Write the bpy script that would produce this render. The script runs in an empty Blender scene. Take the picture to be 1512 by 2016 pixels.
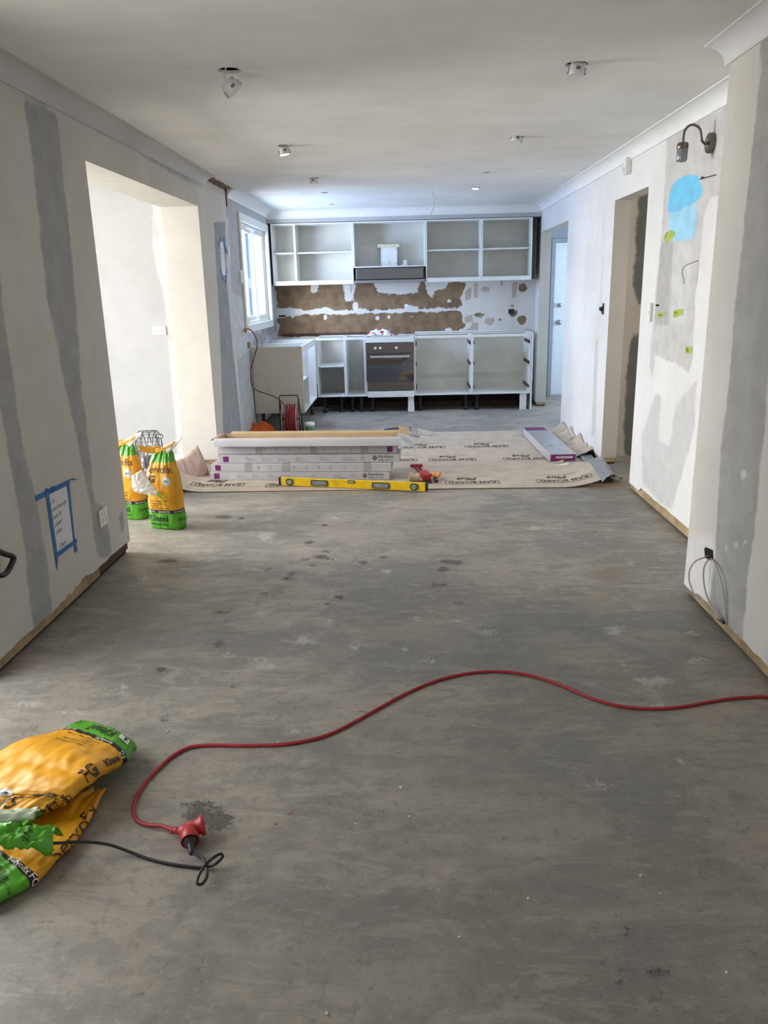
import bpy, bmesh, math, random
import numpy as np
from mathutils import Vector, Matrix, noise as mnoise
from mathutils.geometry import tessellate_polygon
random.seed(7)
sc = bpy.context.scene
col = sc.collection
PI = math.pi

# ------------------------------------------------------------------ camera
CAM_H = 1.5
F_PX, YAW, PIT, ROLL = 1528.245, -0.032591, 0.278206, -0.023601
_F = np.array([math.sin(YAW)*math.cos(PIT), math.cos(YAW)*math.cos(PIT), -math.sin(PIT)])
_R0 = np.array([math.cos(YAW), -math.sin(YAW), 0.0]); _U0 = np.cross(_R0, _F)
_R = math.cos(ROLL)*_R0 + math.sin(ROLL)*_U0
_U = -math.sin(ROLL)*_R0 + math.cos(ROLL)*_U0
cam = bpy.data.cameras.new('camera'); cam_ob = bpy.data.objects.new('camera', cam); col.objects.link(cam_ob)
cam.sensor_fit = 'HORIZONTAL'; cam.sensor_width = 36.0; cam.lens = F_PX/1512*36.0
cam.clip_start = 0.05; cam.clip_end = 200
m = Matrix.Identity(4)
for i in range(3):
    m[i][0], m[i][1], m[i][2] = _R[i], _U[i], -_F[i]
m[2][3] = CAM_H
cam_ob.matrix_world = m
sc.camera = cam_ob

def ray(x, y): return _F + _R*(x-756)/F_PX - _U*(y-1008)/F_PX
def FL(x, y, z=0.0):
    d = ray(x, y); return Vector(np.array([0, 0, CAM_H]) + d*(z-CAM_H)/d[2])
def WX(x, y, X):
    d = ray(x, y); return Vector(np.array([0, 0, CAM_H]) + d*X/d[0])
def WY(x, y, Y):
    d = ray(x, y); return Vector(np.array([0, 0, CAM_H]) + d*Y/d[1])

# ------------------------------------------------------------------ world, lights, exposure
sc.view_settings.view_transform = 'Standard'; sc.view_settings.look = 'None'
sc.view_settings.gamma = 1; sc.view_settings.use_curve_mapping = False
sc.view_settings.exposure = 0.45
w = bpy.data.worlds.new('daylight'); sc.world = w; w.use_nodes = True
bg = w.node_tree.nodes['Background']; bg.inputs['Color'].default_value = (0.66, 0.80, 1.0, 1); bg.inputs['Strength'].default_value = 1.5
sc.cycles.use_denoising = True
sc.cycles.max_bounces = 5; sc.cycles.diffuse_bounces = 4; sc.cycles.glossy_bounces = 3
sc.cycles.use_adaptive_sampling = True; sc.cycles.adaptive_threshold = 0.08; sc.cycles.adaptive_min_samples = 12
sc.cycles.sample_clamp_indirect = 6.0

def area(name, loc, direction, sx, sy, power, color):
    l = bpy.data.lights.new(name, 'AREA'); l.shape = 'RECTANGLE'; l.size = sx; l.size_y = sy; l.energy = power; l.color = color
    o = bpy.data.objects.new(name, l); col.objects.link(o); o.location = loc
    o.rotation_euler = Vector(direction).to_track_quat('-Z', 'Z').to_euler()
    return o
area('daylight_side_room_window', (-5.30, 5.35, 1.45), (1, -0.05, -0.12), 1.7, 1.7, 260, (1.0, 0.98, 0.95))
area('daylight_side_room_near_window', (-3.65, 2.85, 1.35), (0, 1, 0), 2.3, 1.8, 9, (1.0, 0.98, 0.95))
area('daylight_glass_door', (-2.1, 2.15, 1.1), (1, 0, -0.1), 1.2, 1.9, 26, (1.0, 0.96, 0.90))
area('daylight_rear_window', (0.3, -2.85, 1.35), (0, 1, -0.05), 1.4, 1.0, 10, (1.0, 0.90, 0.84))
area('daylight_kitchen_window', (-2.15, 9.2, 1.8), (1, 0, -0.15), 1.4, 1.0, 135, (0.78, 0.87, 1.0))
area('fill_right_room', (4.1, 5.45, 1.5), (-1, 0.3, 0), 0.9, 1.0, 26, (1.0, 0.94, 0.86))  # added fill that brightens the room behind the right doorway, no source seen
area('daylight_hall', (3.6, 9.4, 1.5), (-1, 0.1, 0), 1.6, 1.8, 40, (0.60, 0.78, 1.0))

# ------------------------------------------------------------------ helpers
def S(hexs):
    hexs = hexs.lstrip('#'); out = []
    for i in (0, 2, 4):
        c = int(hexs[i:i+2], 16)/255
        out.append(c/12.92 if c <= 0.04045 else ((c+0.055)/1.055)**2.4)
    return tuple(out)

def nd(nt, t, **kw):
    n = nt.nodes.new(t)
    for k, v in kw.items():
        if k in n.inputs: n.inputs[k].default_value = v
        else: setattr(n, k, v)
    return n
def new_mat(name):
    mt = bpy.data.materials.new(name); mt.use_nodes = True
    nt = mt.node_tree; b = nt.nodes['Principled BSDF']
    return mt, nt, b
def math_n(nt, op, a, b=None, c=None, clamp=False):
    n = nt.nodes.new('ShaderNodeMath'); n.operation = op; n.use_clamp = clamp
    for i, v in enumerate((a, b, c)):
        if v is None: continue
        if isinstance(v, (int, float)): n.inputs[i].default_value = v
        else: nt.links.new(v, n.inputs[i])
    return n.outputs[0]
def mixc(nt, fac, a, b, blend='MIX'):
    n = nt.nodes.new('ShaderNodeMix'); n.data_type = 'RGBA'; n.blend_type = blend; n.clamp_factor = True
    for s, v in ((n.inputs[0], fac), (n.inputs[6], a), (n.inputs[7], b)):
        if isinstance(v, (int, float)): s.default_value = v
        elif isinstance(v, tuple): s.default_value = (*v[:3], 1)
        else: nt.links.new(v, s)
    return n.outputs[2]
def maprange(nt, v, a, b, c, d, smooth=True):
    n = nt.nodes.new('ShaderNodeMapRange'); n.interpolation_type = 'SMOOTHSTEP' if smooth else 'LINEAR'
    nt.links.new(v, n.inputs[0])
    for i, x in enumerate((a, b, c, d)): n.inputs[i+1].default_value = x
    return n.outputs[0]
def noise_n(nt, vec, scale, detail=3, rough=0.55, stretch=None, dist=0.0):
    if stretch:
        mp = nt.nodes.new('ShaderNodeMapping'); mp.inputs['Scale'].default_value = stretch
        nt.links.new(vec, mp.inputs[0]); vec = mp.outputs[0]
    n = nt.nodes.new('ShaderNodeTexNoise'); n.inputs['Scale'].default_value = scale
    n.inputs['Detail'].default_value = detail; n.inputs['Roughness'].default_value = rough; n.inputs['Distortion'].default_value = dist
    nt.links.new(vec, n.inputs['Vector'])
    return n.outputs['Fac']
def wpos(nt):
    return nt.nodes.new('ShaderNodeNewGeometry').outputs['Position']
def bump_n(nt, h, strength, dist, b):
    n = nt.nodes.new('ShaderNodeBump'); n.inputs['Strength'].default_value = strength; n.inputs['Distance'].default_value = dist
    nt.links.new(h, n.inputs['Height']); nt.links.new(n.outputs[0], b.inputs['Normal'])

_mats = {}
def M(name, color=None, rough=0.5, metal=0.0, var=0.07, scale=18.0, bump=0.0, bscale=None, spec=0.5, emit=None, es=0.0, stretch=None, trans=0.0, alpha=1.0, coat=0.0):
    if name in _mats: return _mats[name]
    mt, nt, b = new_mat(name)
    tc = nt.nodes.new('ShaderNodeTexCoord')
    n = noise_n(nt, tc.outputs['Object'], scale, 4, 0.6, stretch)
    lo = tuple(c*(1-var) for c in color); hi = tuple(min(1, c*(1+var)) for c in color)
    cc = mixc(nt, maprange(nt, n, 0.3, 0.7, 0, 1), lo, hi)
    nt.links.new(cc, b.inputs['Base Color'])
    b.inputs['Roughness'].default_value = rough; b.inputs['Metallic'].default_value = metal
    b.inputs['Specular IOR Level'].default_value = spec; b.inputs['Alpha'].default_value = alpha
    b.inputs['Transmission Weight'].default_value = trans; b.inputs['Coat Weight'].default_value = coat
    if emit: b.inputs['Emission Color'].default_value = (*emit, 1); b.inputs['Emission Strength'].default_value = es
    if bump:
        nb = noise_n(nt, tc.outputs['Object'], bscale or scale*3, 5, 0.6, stretch)
        bump_n(nt, nb, bump, 0.004, b)
    _mats[name] = mt
    return mt

def Wm(o):
    mm = o.matrix_basis.copy()
    if o.parent: mm = Wm(o.parent) @ o.matrix_parent_inverse @ mm
    return mm
def tag(o, label=None, cat=None, group=None, kind=None):
    if label: o['label'] = label
    if cat: o['category'] = cat
    if group: o['group'] = group
    if kind: o['kind'] = kind
    return o
def thing(name, label, cat, loc=(0, 0, 0), rz=0.0, group=None, kind=None):
    o = bpy.data.objects.new(name, None); col.objects.link(o)
    o.empty_display_size = 0.1; o.location = loc; o.rotation_euler = (0, 0, rz)
    return tag(o, label, cat, group, kind)
def link(name, me, mat, parent=None, local=False, smooth=False, bevel=0.0, kind=None):
    o = bpy.data.objects.new(name, me); col.objects.link(o)
    for mm in (mat if isinstance(mat, (list, tuple)) else [mat]): me.materials.append(mm)
    if parent is not None:
        o.parent = parent
        if not local: o.matrix_parent_inverse = Wm(parent).inverted()
    if smooth:
        for p in me.polygons: p.use_smooth = True
    if bevel:
        md = o.modifiers.new('bevel', 'BEVEL'); md.width = bevel; md.segments = 2; md.limit_method = 'ANGLE'; md.angle_limit = 0.7
    if kind: o['kind'] = kind
    return o

class MB:
    def __init__(s): s.v = []; s.f = []; s.mi = []
    def add(s, vs, fs, mi=0, mtx=None):
        k = len(s.v)
        s.v += [tuple(mtx @ Vector(p)) if mtx is not None else tuple(p) for p in vs]
        s.f += [tuple(i+k for i in f) for f in fs]; s.mi += [mi]*len(fs)
        return s
    def box(s, x0, x1, y0, y1, z0, z1, mi=0, mtx=None):
        vs = [(x, y, z) for z in (z0, z1) for y in (y0, y1) for x in (x0, x1)]
        return s.add(vs, [(0, 2, 3, 1), (4, 5, 7, 6), (0, 1, 5, 4), (2, 6, 7, 3), (0, 4, 6, 2), (1, 3, 7, 5)], mi, mtx)
    def lathe(s, prof, n=24, mtx=None, mi=0, caps=True):
        vs = []; fs = []
        for r, z in prof:
            for k in range(n): a = 2*PI*k/n; vs.append((r*math.cos(a), r*math.sin(a), z))
        for i in range(len(prof)-1):
            for k in range(n):
                a, b = i*n+k, i*n+(k+1) % n; fs.append((a, b, b+n, a+n))
        if caps:
            fs.append(tuple(reversed(range(n)))); fs.append(tuple(range((len(prof)-1)*n, len(prof)*n)))
        return s.add(vs, fs, mi, mtx)
    def tube(s, pts, r, n=8, mi=0, closed=False, mtx=None, caps=True):
        P = [Vector(p) for p in pts]; N = len(P); vs = []; fs = []
        rr = r if isinstance(r, (list, tuple)) else [r]*N
        up = None
        for i in range(N):
            if closed: t = P[(i+1) % N]-P[i-1]
            else: t = P[min(i+1, N-1)]-P[max(i-1, 0)]
            t = t.normalized() if t.length > 1e-9 else Vector((0, 0, 1))
            if up is None:
                up = Vector((0, 0, 1)) if abs(t.z) < 0.9 else Vector((1, 0, 0))
            sd = t.cross(up)
            if sd.length < 1e-6: sd = t.cross(Vector((1, 0.3, 0)))
            sd.normalize(); up = sd.cross(t).normalized()
            for k in range(n):
                a = 2*PI*k/n; vs.append(P[i]+(sd*math.cos(a)+up*math.sin(a))*rr[i])
        for i in range(N if closed else N-1):
            j = (i+1) % N
            for k in range(n): fs.append((i*n+k, i*n+(k+1) % n, j*n+(k+1) % n, j*n+k))
        if not closed and caps: fs.append(tuple(reversed(range(n)))); fs.append(tuple(range((N-1)*n, N*n)))
        return s.add(vs, fs, mi, mtx)
    def prism(s, poly, h0, h1, mtx=None, mi=0):
        n = len(poly); vs = [(x, y, h0) for x, y in poly]+[(x, y, h1) for x, y in poly]
        fs = [tuple(reversed(range(n))), tuple(range(n, 2*n))]+[(i, (i+1) % n, (i+1) % n+n, i+n) for i in range(n)]
        return s.add(vs, fs, mi, mtx)
    def sheet(s, fn, nu, nv, th=0.0, mi=0):
        """fn(u,v)->point, u,v in 0..1; th>0 gives the sheet a thickness"""
        P = [[Vector(fn(i/nu, j/nv)) for i in range(nu+1)] for j in range(nv+1)]
        vs = [p for r in P for p in r]; fs = []
        W = nu+1
        for j in range(nv):
            for i in range(nu): fs.append((j*W+i, j*W+i+1, (j+1)*W+i+1, (j+1)*W+i))
        if th:
            nn = len(vs); bk = []
            for j in range(nv+1):
                for i in range(nu+1):
                    du = P[j][min(i+1, nu)]-P[j][max(i-1, 0)]; dv = P[min(j+1, nv)][i]-P[max(j-1, 0)][i]
                    nm = du.cross(dv); nm = nm.normalized() if nm.length > 1e-12 else Vector((0, 0, 1))
                    bk.append(P[j][i]-nm*th)
            vs += bk; fs += [tuple(reversed([k+nn for k in f])) for f in fs[:nu*nv]]
            ring = [i for i in range(W)]+[j*W+nu for j in range(1, nv+1)]+[nv*W+i for i in range(nu-1, -1, -1)]+[j*W for j in range(nv-1, 0, -1)]
            for a, b in zip(ring, ring[1:]+ring[:1]): fs.append((b, a, a+nn, b+nn))
        return s.add(vs, fs, mi)
    def mesh(s, name='m'):
        me = bpy.data.meshes.new(name); me.from_pydata(s.v, [], s.f)
        for p, k in zip(me.polygons, s.mi): p.material_index = k
        me.update(); return me
    def build(s, name, mat, parent=None, **kw): return link(name, s.mesh(name), mat, parent, **kw)

def spline(pts, n=12, closed=False):
    P = [Vector(p) for p in pts]; out = []; N = len(P)
    for i in range(N if closed else N-1):
        if closed: a, b, c, d = P[i-1], P[i], P[(i+1) % N], P[(i+2) % N]
        else: a, b, c, d = P[max(i-1, 0)], P[i], P[i+1], P[min(i+2, N-1)]
        for k in range(n):
            t = k/n
            out.append(0.5*((2*b)+(c-a)*t+(2*a-5*b+4*c-d)*t*t+(3*b-a-3*c+d)*t**3))
    if not closed: out.append(P[-1])
    return out

# text as meshes: returns list of (x,y) verts and faces, centred on x if wanted
_txt = {}
def text_geo(body, size=1.0, weight=0.0, shear=0.0, align='CENTER', spacing=1.0):
    key = (body, weight, shear, align, spacing)
    if key not in _txt:
        cu = bpy.data.curves.new('t', 'FONT'); cu.body = body; cu.size = 1.0; cu.offset = weight; cu.shear = shear
        cu.align_x = align; cu.resolution_u = 3; cu.space_character = spacing; cu.fill_mode = 'FRONT'
        o = bpy.data.objects.new('t', cu)
        me = o.to_mesh()
        _txt[key] = ([(v.co.x, v.co.y) for v in me.vertices], [tuple(p.vertices) for p in me.polygons])
        o.to_mesh_clear(); bpy.data.objects.remove(o); bpy.data.curves.remove(cu)
    vs, fs = _txt[key]
    return [(x*size, y*size) for x, y in vs], fs
def put_text(mb, body, size, fn, cx=0, cy=0, sx=1.0, mi=0, **kw):
    """fn maps flat (x,y) to a 3D point"""
    vs, fs = text_geo(body, size, **kw)
    mb.add([fn(cx+x*sx, cy+y) for x, y in vs], fs, mi)
def plane_fn(o, ex, ey):
    o = Vector(o); ex = Vector(ex); ey = Vector(ey)
    return lambda x, y: o+ex*x+ey*y

# ------------------------------------------------------------------ painted walls: patches as distance fields
def sdf_poly(U, V, poly):
    P = np.array(poly, float); d = np.full(U.shape, 1e9); ins = np.zeros(U.shape, bool)
    for i in range(len(P)):
        a, b = P[i], P[(i+1) % len(P)]; e = b-a
        wx, wy = U-a[0], V-a[1]
        t = np.clip((wx*e[0]+wy*e[1])/max(e@e, 1e-12), 0, 1)
        d = np.minimum(d, (wx-e[0]*t)**2+(wy-e[1]*t)**2)
        c = ((a[1] <= V) & (b[1] > V)) | ((b[1] <= V) & (a[1] > V))
        with np.errstate(divide='ignore', invalid='ignore'):
            xi = a[0]+(V-a[1])*e[0]/(e[1] if abs(e[1]) > 1e-12 else 1e-12)
        ins ^= c & (U < xi)
    d = np.sqrt(d)
    return np.where(ins, -d, d)
def ell(cx, cy, rx, ry, n=14): return [(cx+rx*math.cos(2*PI*k/n), cy+ry*math.sin(2*PI*k/n)) for k in range(n)]

def patched_mat(name, base, patches, rough=0.75, var=0.05, bump=0.12):
    mt, nt, b = new_mat(name); P = wpos(nt)
    n1 = noise_n(nt, P, 9, 4, 0.6); n2 = noise_n(nt, P, 60, 4, 0.65); nb = noise_n(nt, P, 1.6, 3, 0.5)
    cc = mixc(nt, maprange(nt, nb, 0.35, 0.65, 0, 1), tuple(c*(1-var) for c in base), tuple(min(1, c*(1+var*0.6)) for c in base))
    cc = mixc(nt, maprange(nt, n1, 0.35, 0.7, 0, 1), cc, mixc(nt, 1.0, cc, (0.96, 0.96, 0.95), 'MULTIPLY'))
    for i, p in enumerate(patches):
        at = nt.nodes.new('ShaderNodeAttribute'); at.attribute_name = 'p%d' % i
        amp = p.get('amp', 0.03)
        d = math_n(nt, 'ADD', at.outputs['Fac'], math_n(nt, 'MULTIPLY', math_n(nt, 'SUBTRACT', n1, 0.5), amp*2.2))
        d = math_n(nt, 'ADD', d, math_n(nt, 'MULTIPLY', math_n(nt, 'SUBTRACT', n2, 0.5), amp*1.2))
        s = p.get('soft', 0.006)
        f = maprange(nt, d, -s, s, p.get('op', 1.0), 0.0)
        pc = p['c']; cv = p.get('var', 0.08)
        pcol = mixc(nt, maprange(nt, n1, 0.3, 0.7, 0, 1), tuple(c*(1-cv) for c in pc), tuple(min(1, c*(1+cv)) for c in pc))
        cc = mixc(nt, f, cc, pcol)
    nt.links.new(cc, b.inputs['Base Color']); b.inputs['Roughness'].default_value = rough
    b.inputs['Specular IOR Level'].default_value = 0.25
    bump_n(nt, math_n(nt, 'ADD', nb, math_n(nt, 'MULTIPLY', n1, 0.15)), bump, 0.02, b)
    return mt

def lines(a, b, res, extra):
    n = max(1, int(round((b-a)/res))); L = list(np.linspace(a, b, n+1))
    L = [x for x in L if all(abs(x-e) > res*0.3 for e in extra if a < e < b)]+[e for e in extra if a <= e <= b]
    return np.array(sorted(set([a, b]+[float(x) for x in L])))
def wall(name, axis, at, thick, u0, u1, v0, v1, holes, base, patches=(), res=0.05, side=None, var=0.05, rag=None, umin=None, rough=0.75):
    eu = [e for h in holes for e in h[:2]]; ev = [e for h in holes for e in h[2:]]
    U = lines(u0, u1, res, eu); V = lines(v0, v1, res, ev)
    nu, nv = len(U), len(V)
    solid = np.ones((nv-1, nu-1), bool)
    cu = (U[1:]+U[:-1])/2; cv = (V[1:]+V[:-1])/2
    for h in holes:
        solid &= ~(((cu[None, :] > h[0]) & (cu[None, :] < h[1])) & ((cv[:, None] > h[2]) & (cv[:, None] < h[3])))
    UU, VV = np.meshgrid(U, V); V3 = VV.copy()
    if rag: V3[0, :] = [v0+rag(u) for u in U]
    def P3(t): return np.stack([np.full(UU.shape, at+t), UU, V3], -1) if axis == 'x' else np.stack([UU, np.full(UU.shape, at+t), V3], -1)
    vs = np.concatenate([P3(0).reshape(-1, 3), P3(thick).reshape(-1, 3)]); N = nu*nv
    fs = []; mi = []
    flip = (thick > 0) == (axis == 'x')
    def q(a, b, c, d, k): fs.append((a, b, c, d) if not flip else (d, c, b, a)); mi.append(k)
    for j in range(nv-1):
        for i in range(nu-1):
            if not solid[j, i]: continue
            a = j*nu+i; b = a+1; c = a+nu+1; d = a+nu
            q(a, b, c, d, 0); q(d+N, c+N, b+N, a+N, 0)
            if j == 0 or not solid[j-1, i]: q(b, a, a+N, b+N, 1)
            if j == nv-2 or not solid[j+1, i]: q(d, c, c+N, d+N, 1)
            if i == 0 or not solid[j, i-1]: q(a, d, d+N, a+N, 1)
            if i == nu-2 or not solid[j, i+1]: q(c, b, b+N, c+N, 1)
    me = bpy.data.meshes.new(name); me.from_pydata(vs.tolist(), [], fs)
    for p, k in zip(me.polygons, mi): p.material_index = k
    for k, p in enumerate(patches):
        d = np.full(UU.shape, 0.5)
        for poly in p['polys']: d = np.minimum(d, sdf_poly(UU, VV, poly))
        a = me.attributes.new('p%d' % k, 'FLOAT', 'POINT')
        a.data.foreach_set('value', np.concatenate([d.ravel(), np.full(N, 0.5)]).astype(np.float32))
    mt = patched_mat('plaster_'+name, base, patches, var=var, rough=rough)
    o = link(name, me, [mt, side or mt]); o['kind'] = 'structure'
    return o
def pxX(X, pts): return [tuple(WX(x, y, X)[1:3]) for x, y in pts]          # pixel polygon on a plane X = const -> (Y, Z)
def pxY(Y, pts): return [(WY(x, y, Y)[0], WY(x, y, Y)[2]) for x, y in pts]  # on a plane Y = const -> (X, Z)
def pxF(pts, z=0.0): return [tuple(FL(x, y, z)[:2]) for x, y in pts]
# ================================================================== THE SETTING
XL, XR, XP, YW, HC = -1.694, 1.684, 1.383, 10.48, 2.465
OPN0, OPN1, OPZ = 4.45, 6.79, 2.20            # opening in the left wall
WIN = (8.43, 10.02, 1.17, 2.225)              # kitchen window
D1 = (5.79, 6.68, 0.0, 2.145)                 # doorway in the right wall
D2 = (8.52, 10.19, 0.0, 2.145)                # hall doorway
YSF = 6.85                                    # far wall of the side room
HALL = 11.2
cream = (0.70, 0.67, 0.61); grey = (0.37, 0.37, 0.365); white = (0.80, 0.79, 0.765)
jamb_mat = patched_mat('jamb_plaster', (0.66, 0.635, 0.575), [], var=0.03)
jamb_taupe = patched_mat('jamb_taupe', (0.52, 0.485, 0.43), [], var=0.05)
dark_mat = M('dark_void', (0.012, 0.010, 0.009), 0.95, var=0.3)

def nz(x, y=0.0, z=0.0): return mnoise.noise(Vector((x, y, z)))
# ---- floor
FX = np.concatenate([np.linspace(-5.4, -1.9, 22)[:-1], np.linspace(-1.9, 1.8, 125), np.linspace(1.8, 4.2, 14)[1:]])
FY = np.concatenate([np.linspace(-2.8, 1.0, 20)[:-1], np.linspace(1.0, 7.0, 200), np.linspace(7.0, 11.4, 60)[1:]])
UU, VV = np.meshgrid(FX, FY); nu, nv = len(FX), len(FY)
chips = [(440, 1018, 18, 4), (475, 1020, 8, 3), (640, 1086, 10, 3), (632, 1097, 12, 5), (650, 1100, 9, 3), (885, 1106, 20, 4), (900, 1108, 13, 5), (873, 1121, 13, 6), (860, 1152, 11, 5), (875, 1150, 7, 3), (575, 1130, 9, 5), (565, 1140, 8, 4), (667, 1176, 10, 6), (640, 1034, 9, 3), (905, 1187, 17, 2), (600, 1102, 8, 3),
         (530, 1122, 9, 3), (715, 1108, 11, 4), (755, 1097, 8, 3), (505, 1188, 7, 3), (436, 1205, 18, 3), (430, 1268, 14, 6), (643, 1187, 5, 5), (520, 1170, 8, 4), (617, 1114, 7, 4), (608, 1068, 12, 4), (460, 1350, 8, 4), (320, 1320, 12, 5), (325, 1416, 10, 8), (1240, 1828, 14, 9), (1300, 1916, 20, 12), (1290, 1965, 10, 18), (1225, 1920, 8, 16), (400, 1912, 8, 18), (395, 1588, 40, 12), (425, 1615, 38, 22), (400, 1610, 40, 14), (68, 1433, 10, 5), (30, 1450, 8, 4), (330, 1105, 20, 4), (780, 1552, 6, 3), (1165, 1548, 9, 2)]
scuffs = [(522, 1056, 16, 8), (530, 1051, 14, 4), (1208, 1242, 20, 9), (1050, 1040, 14, 4), (760, 1125, 10, 5), (515, 1208, 10, 7), (600, 1260, 22, 8), (820, 1219, 8, 5), (900, 1225, 12, 4), (650, 1222, 6, 3), (700, 1272, 10, 8), (1290, 1340, 40, 8), (1365, 1246, 10, 4), (1370, 1300, 20, 5), (1230, 1315, 12, 4), (505, 1300, 16, 4), (520, 1310, 20, 5), (580, 1435, 14, 6), (285, 1140, 10, 5), (1240, 1110, 10, 4), (1300, 1390, 14, 5), (1340, 1500, 10, 6), (240, 1355, 16, 4), (140, 1405, 30, 4), (60, 1385, 25, 5), (1180, 1545, 30, 3), (960, 1245, 12, 5), (1210, 1180, 12, 2), (660, 1020, 8, 3), (795, 1280, 8, 5), (450, 1290, 10, 4), (840, 1300, 20, 4)]
stains = [(1200, 1130, 30, 18), (870, 1052, 20, 4), (420, 1037, 40, 8), (1210, 1180, 40, 6)]
dampish = [[(620, 1240), (900, 1200), (1345, 1195), (1390, 1230), (1450, 1310), (1150, 1330), (760, 1345), (600, 1300)], [(180, 1200), (420, 1190), (520, 1240), (400, 1300), (160, 1290)],
           [(650, 1450), (900, 1460), (1250, 1420), (1480, 1480), (1400, 1700), (1000, 1640)], [(520, 1780), (760, 1760), (900, 1900), (620, 1960)], [(1050, 1720), (1500, 1720), (1500, 1960), (1150, 1990)]]
fp = [dict(c=(0.165, 0.17, 0.168), polys=[pxF(p) for p in dampish], amp=0.42, soft=0.28, op=0.35, var=0.2),
      dict(c=(0.25, 0.19, 0.12), polys=[pxF(ell(*s)) for s in stains], amp=0.08, soft=0.06, op=0.55),
      dict(c=(0.56, 0.55, 0.52), polys=[pxF(ell(*s)) for s in scuffs], amp=0.11, soft=0.016, op=0.5),
      dict(c=(0.075, 0.068, 0.058), polys=[pxF(ell(*s)) for s in chips], amp=0.052, soft=0.010, op=0.9, var=0.5)]
def floor_mat():
    mt, nt, b = new_mat('bare_concrete'); P = wpos(nt)
    big = noise_n(nt, P, 1.25, 9, 0.70, (1, 1.15, 1), 0.25); fine = noise_n(nt, P, 26, 7, 0.75); spk = noise_n(nt, P, 130, 2, 0.7)
    swirl = noise_n(nt, P, 5.5, 8, 0.74, (0.55, 1.7, 1), 1.2)
    cc = mixc(nt, maprange(nt, big, 0.43, 0.57, 0, 1), (0.222, 0.209, 0.186), (0.332, 0.297, 0.249))
    cc = mixc(nt, maprange(nt, swirl, 0.50, 0.60, 0, 0.55), cc, (0.205, 0.196, 0.178))
    cc = mixc(nt, maprange(nt, swirl, 0.47, 0.38, 0, 0.55), cc, (0.375, 0.345, 0.298))
    cc = mixc(nt, maprange(nt, fine, 0.53, 0.66, 0, 0.65), cc, (0.155, 0.148, 0.134))
    cc = mixc(nt, maprange(nt, fine, 0.44, 0.32, 0, 0.50), cc, (0.44, 0.415, 0.37))
    cc = mixc(nt, maprange(nt, spk, 0.66, 0.74, 0, 0.5), cc, (0.55, 0.53, 0.49))
    wht = noise_n(nt, P, 11, 6, 0.75, (0.7, 1.7, 1), 1.0)
    cc = mixc(nt, maprange(nt, wht, 0.665, 0.71, 0, 0.55), cc, (0.55, 0.53, 0.49))
    pit = noise_n(nt, P, 17, 5, 0.7, (0.8, 1.8, 1), 0.5)
    pitf = maprange(nt, pit, 0.675, 0.71, 0, 0.85)
    cc = mixc(nt, pitf, cc, (0.10, 0.092, 0.08))
    med = swirl
    hsum = math_n(nt, 'ADD', math_n(nt, 'MULTIPLY', fine, 0.6), math_n(nt, 'MULTIPLY', swirl, 0.7))
    hsum = math_n(nt, 'SUBTRACT', hsum, math_n(nt, 'MULTIPLY', pitf, 0.5))
    for i, p in enumerate(fp):
        at = nt.nodes.new('ShaderNodeAttribute'); at.attribute_name = 'p%d' % i
        nn = noise_n(nt, P, 30 if i > 1 else 4, 5, 0.7); n5 = noise_n(nt, P, 70 if i > 1 else 12, 4, 0.7)
        d = math_n(nt, 'ADD', at.outputs['Fac'], math_n(nt, 'MULTIPLY', math_n(nt, 'SUBTRACT', nn, 0.47), p['amp']*1.5))
        d = math_n(nt, 'ADD', d, math_n(nt, 'MULTIPLY', math_n(nt, 'SUBTRACT', n5, 0.5), p['amp']))
        f = maprange(nt, d, -p['soft'], p['soft'], p['op'], 0)
        cc = mixc(nt, f, cc, mixc(nt, maprange(nt, spk, 0.35, 0.65, 0, 1), tuple(c*(1-p.get('var', .1)) for c in p['c']), tuple(c*(1+p.get('var', .1)*1.6) for c in p['c'])))
        if i == 3: hsum = math_n(nt, 'SUBTRACT', hsum, math_n(nt, 'MULTIPLY', math_n(nt, 'MULTIPLY', f, math_n(nt, 'ADD', spk, 0.5)), 1.4))
    nt.links.new(cc, b.inputs['Base Color'])
    rr = maprange(nt, med, 0.3, 0.7, 0.42, 0.62); nt.links.new(rr, b.inputs['Roughness'])
    b.inputs['Specular IOR Level'].default_value = 0.45
    bump_n(nt, hsum, 0.35, 0.006, b)
    return mt
vs = np.stack([UU, VV, np.zeros_like(UU)], -1).reshape(-1, 3)
fs = [(j*nu+i, j*nu+i+1, (j+1)*nu+i+1, (j+1)*nu+i) for j in range(nv-1) for i in range(nu-1)]
me = bpy.data.meshes.new('floor'); me.from_pydata(vs.tolist(), [], fs)
for k, p in enumerate(fp):
    d = np.full(UU.shape, 0.5)
    for poly in p['polys']: d = np.minimum(d, sdf_poly(UU, VV, poly))
    me.attributes.new('p%d' % k, 'FLOAT', 'POINT').data.foreach_set('value', d.ravel().astype(np.float32))
link('floor', me, floor_mat(), kind='structure')

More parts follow.
